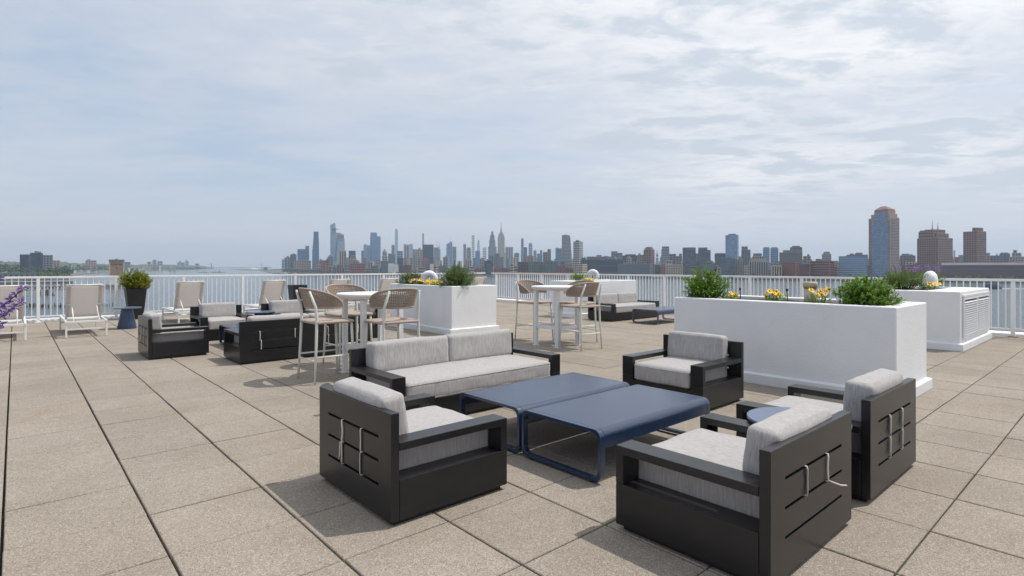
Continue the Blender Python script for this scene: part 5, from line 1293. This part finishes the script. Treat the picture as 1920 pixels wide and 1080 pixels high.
# white-fronted pier with dark openings, and the marina behind it
def pier(label, px0, px1, D, ytop, ybot, wallpal, gaps, roofpal, name="pier", roof_over=1.2, dep=30):
    xc = (px0 + px1) / 2; al = math.atan((xc - 960) / FPX); k = D / FPX * math.cos(al); x, y = wpt(xc, D)
    root = thing(name, label, "pier", (x, y, WATER_Z), -YAW - al); w = (px1 - px0) * k / 2; zt = zrow(ytop, D) - WATER_Z; zb = max(.8, zrow(ybot, D) - WATER_Z)
    MB().box(-w, w, 0, dep, zb - .9, zb).obj("deck", BM['stone'], root)
    pl = MB(); n = int((px1 - px0) / 2.4)
    for i in range(n): xx = -w + (i + .5) * 2 * w / n; pl.box(xx - .3, xx + .3, .3, .9, -.6, zb - .91)
    o = pl.obj("piles", pile_m, root); o['kind'] = 'stuff'
    if zt > zb + .5:
        MB().box(-w * .99, w * .99, 1.5, dep - 1, zb + .01, zt).obj("wall", BM[wallpal], root)
        if gaps:
            g = MB(); n = gaps
            for i in range(n): xx = -w * .97 + (i + .5) * 1.94 * w / n; g.box(xx - w * .5 / n, xx + w * .45 / n, 1.2, 1.49, zb + (zt - zb) * .1, zb + (zt - zb) * .72)
            g.obj("openings", WIN['dark'], root)
        MB().box(-w * 1.003, w * 1.003, .6, dep, zt + .01, zt + roof_over).obj("roof", BM[roofpal], root)
pier("long low white-fronted pier with dark openings at the water, behind the loungers", -60, 129, 800, 538.5, 545.5, 'white', 26, 'dkgrey', roof_over=1.0)
pier("dark low pier shed with a pale roof, above the white-fronted pier", -60, 142, 1010, 529.0, 534.5, 'dkgrey', 0, 'stone', name="pier_shed", roof_over=1.0)
pier("long grey green shed roof under the trees on the left bank", -60, 70, 1330, 513.5, 520, 'dkgrey', 12, 'green', name="pier_shed", roof_over=2.0)
pier("dark pier ledge at the foot of the tan brick shaft", 168, 236, 860, 537.4, 539, 'dkgrey', 0, 'dkgrey', dep=14, roof_over=.5)
pier("pale green ferry terminal shed at the skyline's left end", 563, 622, 2520, 505.2, 511.5, 'teal', 14, 'stone', name="pier_shed", dep=40)
pier("low pier with pale roof left of the green ferry terminal", 530, 562, 2640, 504.5, 509.5, 'teal', 5, 'stone', name="pier_shed", dep=40)
pier("red-edged pier platform on the far quay below the warehouses", 965, 1082, 1800, 511.5, 515.5, 'brick', 0, 'brick', name="pier_shed", dep=26, roof_over=.8)
# dark pile wall that closes the far bank at the waterline
qb = MB(); rr = random.Random(8)
px = 880.0
while px < 2050:
    d0 = shore_d(px) - 10; x0, y0 = wpt(px, d0); st = d0 / FPX * 2.9
    qb.box(x0 - st * .5, x0 + st * .5, y0 - st * .5, y0 + st * .5, WATER_Z - .5, GROUND_Z + rr.uniform(.2, 1.2)); px += 3.1
o = qb.obj("quay_wall", quay_m); o['kind'] = 'structure'

# boats
def boat(label, px, D, L_, head, hullm, cabm, cabin=(.25, .62), deck2=False, name="motor_boat"):
    x, y = wpt(px, D); root = thing(name, label, "boat", (x, y, WATER_Z), -YAW + R(head))
    h = L_ / 2; b_ = L_ * .15; fz = L_ * .085
    sec = [(-h, b_ * .8, .0), (-h * .3, b_, .0), (h * .4, b_ * .9, .1), (h * .8, b_ * .45, .25), (h, .05, .45)]
    vs = []; fs = []
    for xx, w, rise in sec: vs += [(xx, -w, fz * (1 + rise)), (xx, -w * .55, -.3), (xx, w * .55, -.3), (xx, w, fz * (1 + rise))]
    for i in range(len(sec) - 1):
        for j in range(3): fs.append((i * 4 + j, i * 4 + j + 1, i * 4 + 5 + j, i * 4 + 4 + j))
        fs.append((i * 4 + 3, i * 4, i * 4 + 4, i * 4 + 7))
    fs += [(0, 3, 2, 1)]
    mb = MB().add(vs, fs); mb.obj("hull", hullm, root)
    a, c = -h + cabin[0] * L_ * .8, -h + cabin[1] * L_
    z0 = fz * 1.05; z1 = z0 + L_ * .10
    cb = MB().frustum((a, c, -b_ * .7, b_ * .7), (a + .02 * L_, c - .06 * L_, -b_ * .62, b_ * .62), z0 - .2, z1)
    if deck2: cb.frustum((a + .06 * L_, c - .12 * L_, -b_ * .5, b_ * .5), (a + .08 * L_, c - .18 * L_, -b_ * .45, b_ * .45), z1 - .01, z1 + L_ * .06)
    cb.obj("cabin", cabm, root)
    wn = MB()
    for s in (-1, 1): wn.box(a + .06 * L_, c - .1 * L_, s * b_ * .70 - .06, s * b_ * .70 + .06, z0 + (z1 - z0) * .42, z0 + (z1 - z0) * .8)
    wn.obj("windows", WIN['dark'], root)
    MB().tube([((a + c) / 2, 0, z1), ((a + c) / 2 - .02 * L_, 0, z1 + L_ * .14)], L_ * .006, 5).obj("mast", BM['white'], root)
    return root
wh, nv = BM['white'], mat("navy_hull", (0.02, 0.04, 0.09), .4)
boat("dark blue ferry on the water behind the louvred planter's railing", 1862, 850, 30, 8, nv, nv, (.1, .8), True, "ferry_boat")
boat("small dark motor boat ahead of a long white wake, near the right edge", 1874, 846, 7, 180, nv, BM['dkgrey'])
boat("moored barge-like boat at the far quay behind the cream pipe stub", 1512, 1490, 34, 4, nv, BM['grey'], (.1, .5))
boat("white boat moored in front of the ferry terminal, left one", 533, 2500, 34, 5, wh, wh, (.15, .75), True, "ferry_boat")
boat("white boat moored in front of the ferry terminal, right one", 551, 2480, 26, 175, wh, wh, (.15, .75), True, "ferry_boat")
boat("tiny boat far up the river, left of the crane barges", 318, 4500, 40, 20, BM['dkgrey'], wh)
boat("tiny boat far up the river under the hazy hill towers", 304, 4300, 34, 170, BM['dkgrey'], wh)
rr = random.Random(12)
for k in range(17):
    boat("white boat berthed in the crowded marina behind the white-fronted pier", 4 + k * 7.6 + rr.uniform(-1.5, 1.5), 905 + rr.uniform(-25, 45), rr.uniform(8, 14), rr.choice([0, 90, 180, 270]) + rr.uniform(-10, 10), wh, wh, (.2, .7), rr.random() < .3)['group'] = "white marina boats"
for k in range(6):
    boat("white boat berthed at the dark ledge beside the tan brick shaft", 170 + k * 9 + rr.uniform(-1, 1), 905 + rr.uniform(-15, 30), rr.uniform(8, 12), rr.uniform(0, 360), wh, wh)['group'] = "boats by the brick shaft"
wk = MB(); x, y = wpt(1877, 846); x2, y2 = wpt(1960, 842); vv = Vector((x2 - x, y2 - y)); n = 40; vs = []
rr = random.Random(4)
for i in range(n + 1):
    t = i / n; w = .6 + 2.2 * t; pv = Vector((-vv.y, vv.x)).normalized()
    for s in (-1, 0, 1): vs.append((x + vv.x * t + pv.x * s * w + rr.uniform(-.2, .2), y + vv.y * t + pv.y * s * w, WATER_Z + .05 + (.35 * (1 - t * .6) if s == 0 else 0) * rr.uniform(.6, 1.2)))
wk.add(vs, [(i * 3 + j, i * 3 + j + 1, i * 3 + 4 + j, i * 3 + 3 + j) for i in range(n) for j in (0, 1)])
o = wk.obj("boat_wake", mat("foam", (0.75, 0.77, 0.78), .9, var=.2, scale=1.5)); o['kind'] = 'stuff'
# crane barges
def barge(label, px0, px1, D, mast):
    xc = (px0 + px1) / 2; k = D / FPX; x, y = wpt(xc, D); root = thing("crane_barge", label, "barge", (x, y, WATER_Z), -YAW - math.atan((xc - 960) / FPX)); w = (px1 - px0) * k / 2
    MB().prism([(-w, 1.6), (-w * .94, -.4), (w * .94, -.4), (w, 1.6)], -7, 7, 'y').obj("hull", BM['dkgrey'], root)
    for i in range(4): MB().box(-w * .8 + i * w * .42, -w * .8 + i * w * .42 + w * .2, -3, 3, 1.61, 1.61 + (3.5, 2, 5, 2.5)[i]).obj("deck_house", BM[('stone', 'dkgrey', 'brown', 'grey')[i]], root)
    for (pm2, yy) in mast:
        zt = zrow(yy, D) - WATER_Z; MB().tube([((pm2 - xc) * k, 0, 1.6), ((pm2 - xc) * k, 0, zt)], .7 * D / 3000, 5).obj("crane_mast", BM['dkgrey'], root)
        MB().tube([((pm2 - xc) * k, 0, 3), ((pm2 - xc + 6) * k, 0, zt * .72)], .4 * D / 3000, 5).obj("boom", BM['dkgrey'], root)
barge("left crane barge with a single mast, far up the river", 371, 390, 3150, ((385, 503),))
barge("right crane barge with two masts, far up the river", 396, 421, 3200, ((402, 497), (411, 502)))
# suspension bridge in the haze
def bridge():
    D = 8800; k = D / FPX; x, y = wpt(444, D); root = thing("suspension_bridge", "faint grey suspension bridge closing the river far in the haze", "bridge", (x, y, WATER_Z), -YAW - math.atan((444 - 960) / FPX)); Z = lambda yy: zrow(yy, D) - WATER_Z
    steel = BM['slate']
    MB().box(-75 * k, 60 * k, -12, 12, Z(502.0), Z(501.2)).obj("deck", steel, root)
    for t in (402, 487):
        tw = MB()
        for s in (-1, 1): tw.box((t - 444) * k - 6, (t - 444) * k + 6, s * 14 - 5, s * 14 + 5, 0, Z(494.2))
        tw.box((t - 444) * k - 6, (t - 444) * k + 6, -9, 9, Z(496), Z(494.5)); tw.obj("tower", steel, root)
    for s in (-14, 14):
        pts = [((402 + 85 * i / 24 - 444) * k, s, Z(494.5) + (Z(501) - Z(494.5)) * (1 - (i / 12 - 1) ** 2)) for i in range(25)]
        MB().tube(pts, 1.6, 5).obj("cable", steel, root)
        MB().tube([((402 - 444) * k, s, Z(494.5)), ((375 - 444) * k, s, Z(501.5))], 1.6, 5).obj("cable", steel, root); MB().tube([((487 - 444) * k, s, Z(494.5)), ((504 - 444) * k, s, Z(501.5))], 1.6, 5).obj("cable", steel, root)
bridge()
bld(466, 486, 504, 4010, 'lines', 'white', "pale vaulted roof on the far point, right end of the open river", simple=True, name="pavilion", cap=(466.5, 485.5, 504, 476, 502.3))
bld(494, 502, 500.5, 3914, 'grid', 'slate', "small dark block on the far point left of the skyline", name="quay_building", win='mid')

# ------------------------------------------------------------------ distant trees: one mass of crowns per bank
tree_m = [mat("tree_mass_" + str(i), c, .9, var=.35, scale=.12, island=.35) for i, c in enumerate(((.038, .070, .020), (.095, .135, .032), (.030, .058, .022)))]
ico = bmesh.new(); bmesh.ops.create_icosphere(ico, subdivisions=1, radius=1); ICO = ([v.co.copy() for v in ico.verts], [tuple(v.index for v in f.verts) for f in ico.faces]); ico.free()
def tree_mass(name, spots, mi, seed, clumps=9):
    rr = random.Random(seed); mb = MB()
    for (px, D, yt, wpx) in spots:
        x, y = wpt(px, D); zt = zrow(yt, D); w = wpx * D / FPX / 2; hgt = max(3, zt - GROUND_Z)
        for q in range(clumps):
            a = rr.random() * 6.28; rad = w * math.sqrt(rr.random()) * .8; s = w * rr.uniform(.28, .5)
            c = Vector((x + math.cos(a) * rad, y + math.sin(a) * rad, GROUND_Z + hgt * (1 - .55 * (rad / w) ** 2) * rr.uniform(.45, 1.0) - s * .5))
            mb.add([c + Vector((v.x * s * rr.uniform(.7, 1.3), v.y * s * rr.uniform(.7, 1.3), v.z * s * rr.uniform(.6, 1.1))) for v in ICO[0]], ICO[1])
    o = mb.obj(name, tree_m[mi]); o['kind'] = 'stuff'; o['label'] = spots and name.replace('_', ' ')
rr = random.Random(31)
tree_mass("dark_woods_on_bank", [(rr.uniform(-20, 40), rr.uniform(1600, 2300), rr.uniform(491, 499), rr.uniform(5, 10)) for _ in range(46)] + [(rr.uniform(38, 138), rr.uniform(1500, 1620) + max(0, 0), rr.uniform(497, 504), rr.uniform(5, 10)) for _ in range(44)]
          + [(104 + i * 2.0 + rr.uniform(-2, 2), 1990 + i * 4, 495.5 + i * i * .035 + rr.uniform(-1.5, 1.5), rr.uniform(6, 10)) for i in range(17)], 0, 1)
tree_mass("light_willows_on_bank", [(rr.uniform(66, 128), rr.uniform(1470, 1600), rr.uniform(508, 512), rr.uniform(5, 9)) for _ in range(34)], 1, 2)
tree_mass("hill_woods", [(rr.uniform(-20, 235), rr.uniform(2800, 3600), rr.uniform(493, 500), rr.uniform(4, 9)) for _ in range(110)] + [(rr.uniform(235, 385), rr.uniform(4500, 6000), rr.uniform(497.5, 502), rr.uniform(3, 6)) for _ in range(80)], 2, 3, 6)
tree_mass("quay_trees", [(px_, shore_d(px_) + rr.uniform(20, 45), rr.uniform(513, 518), rr.uniform(4, 9)) for px_ in [rr.uniform(1560, 1760) for _ in range(36)] + [rr.uniform(1770, 1960) for _ in range(60)] + [rr.uniform(1250, 1310) for _ in range(14)]], 1, 4, 7)
tree_mass("quay_tree_line", [(px_, shore_d(px_) + rr.uniform(20, 60), rr.uniform(507.5, 511.5), rr.uniform(3, 6)) for px_ in [rr.uniform(600, 1000) for _ in range(90)] + [rr.uniform(1180, 1220) for _ in range(6)] + [rr.uniform(1400, 1560) for _ in range(16)]], 2, 5, 6)
# small houses among the hill woods
rr = random.Random(77)
for k in range(26):
    px = rr.uniform(118, 330) if k > 6 else rr.uniform(134, 190); D = rr.uniform(3200, 4150) if k > 6 else rr.uniform(2600, 3200)
    bld(px, px + rr.uniform(2, 6), rr.uniform(498, 503) if k > 6 else rr.uniform(506, 509), D, 'grid', rr.choice(['white', 'stone', 'pink', 'beige']), "small pale house or shed on the wooded left shore", simple=True, name="shore_house", cat="house", group="small houses along the wooded shore")
# ------------------------------------------------------------------ haze: one closed box round everything
hm = bpy.data.materials.new("haze"); hm.use_nodes = True; nt = hm.node_tree; nt.nodes.clear()
o_ = nt.nodes.new("ShaderNodeOutputMaterial"); pv = nt.nodes.new("ShaderNodeVolumePrincipled")
pv.inputs['Color'].default_value = (0.70, 0.83, 1.0, 1); pv.inputs['Density'].default_value = HAZE; pv.inputs['Anisotropy'].default_value = 0.15
nt.links.new(pv.outputs[0], o_.inputs['Volume'])
hz = MB().box(-15000, 15000, -15000, 15000, WATER_Z - 2, 420).obj("haze", hm); hz['kind'] = 'stuff'
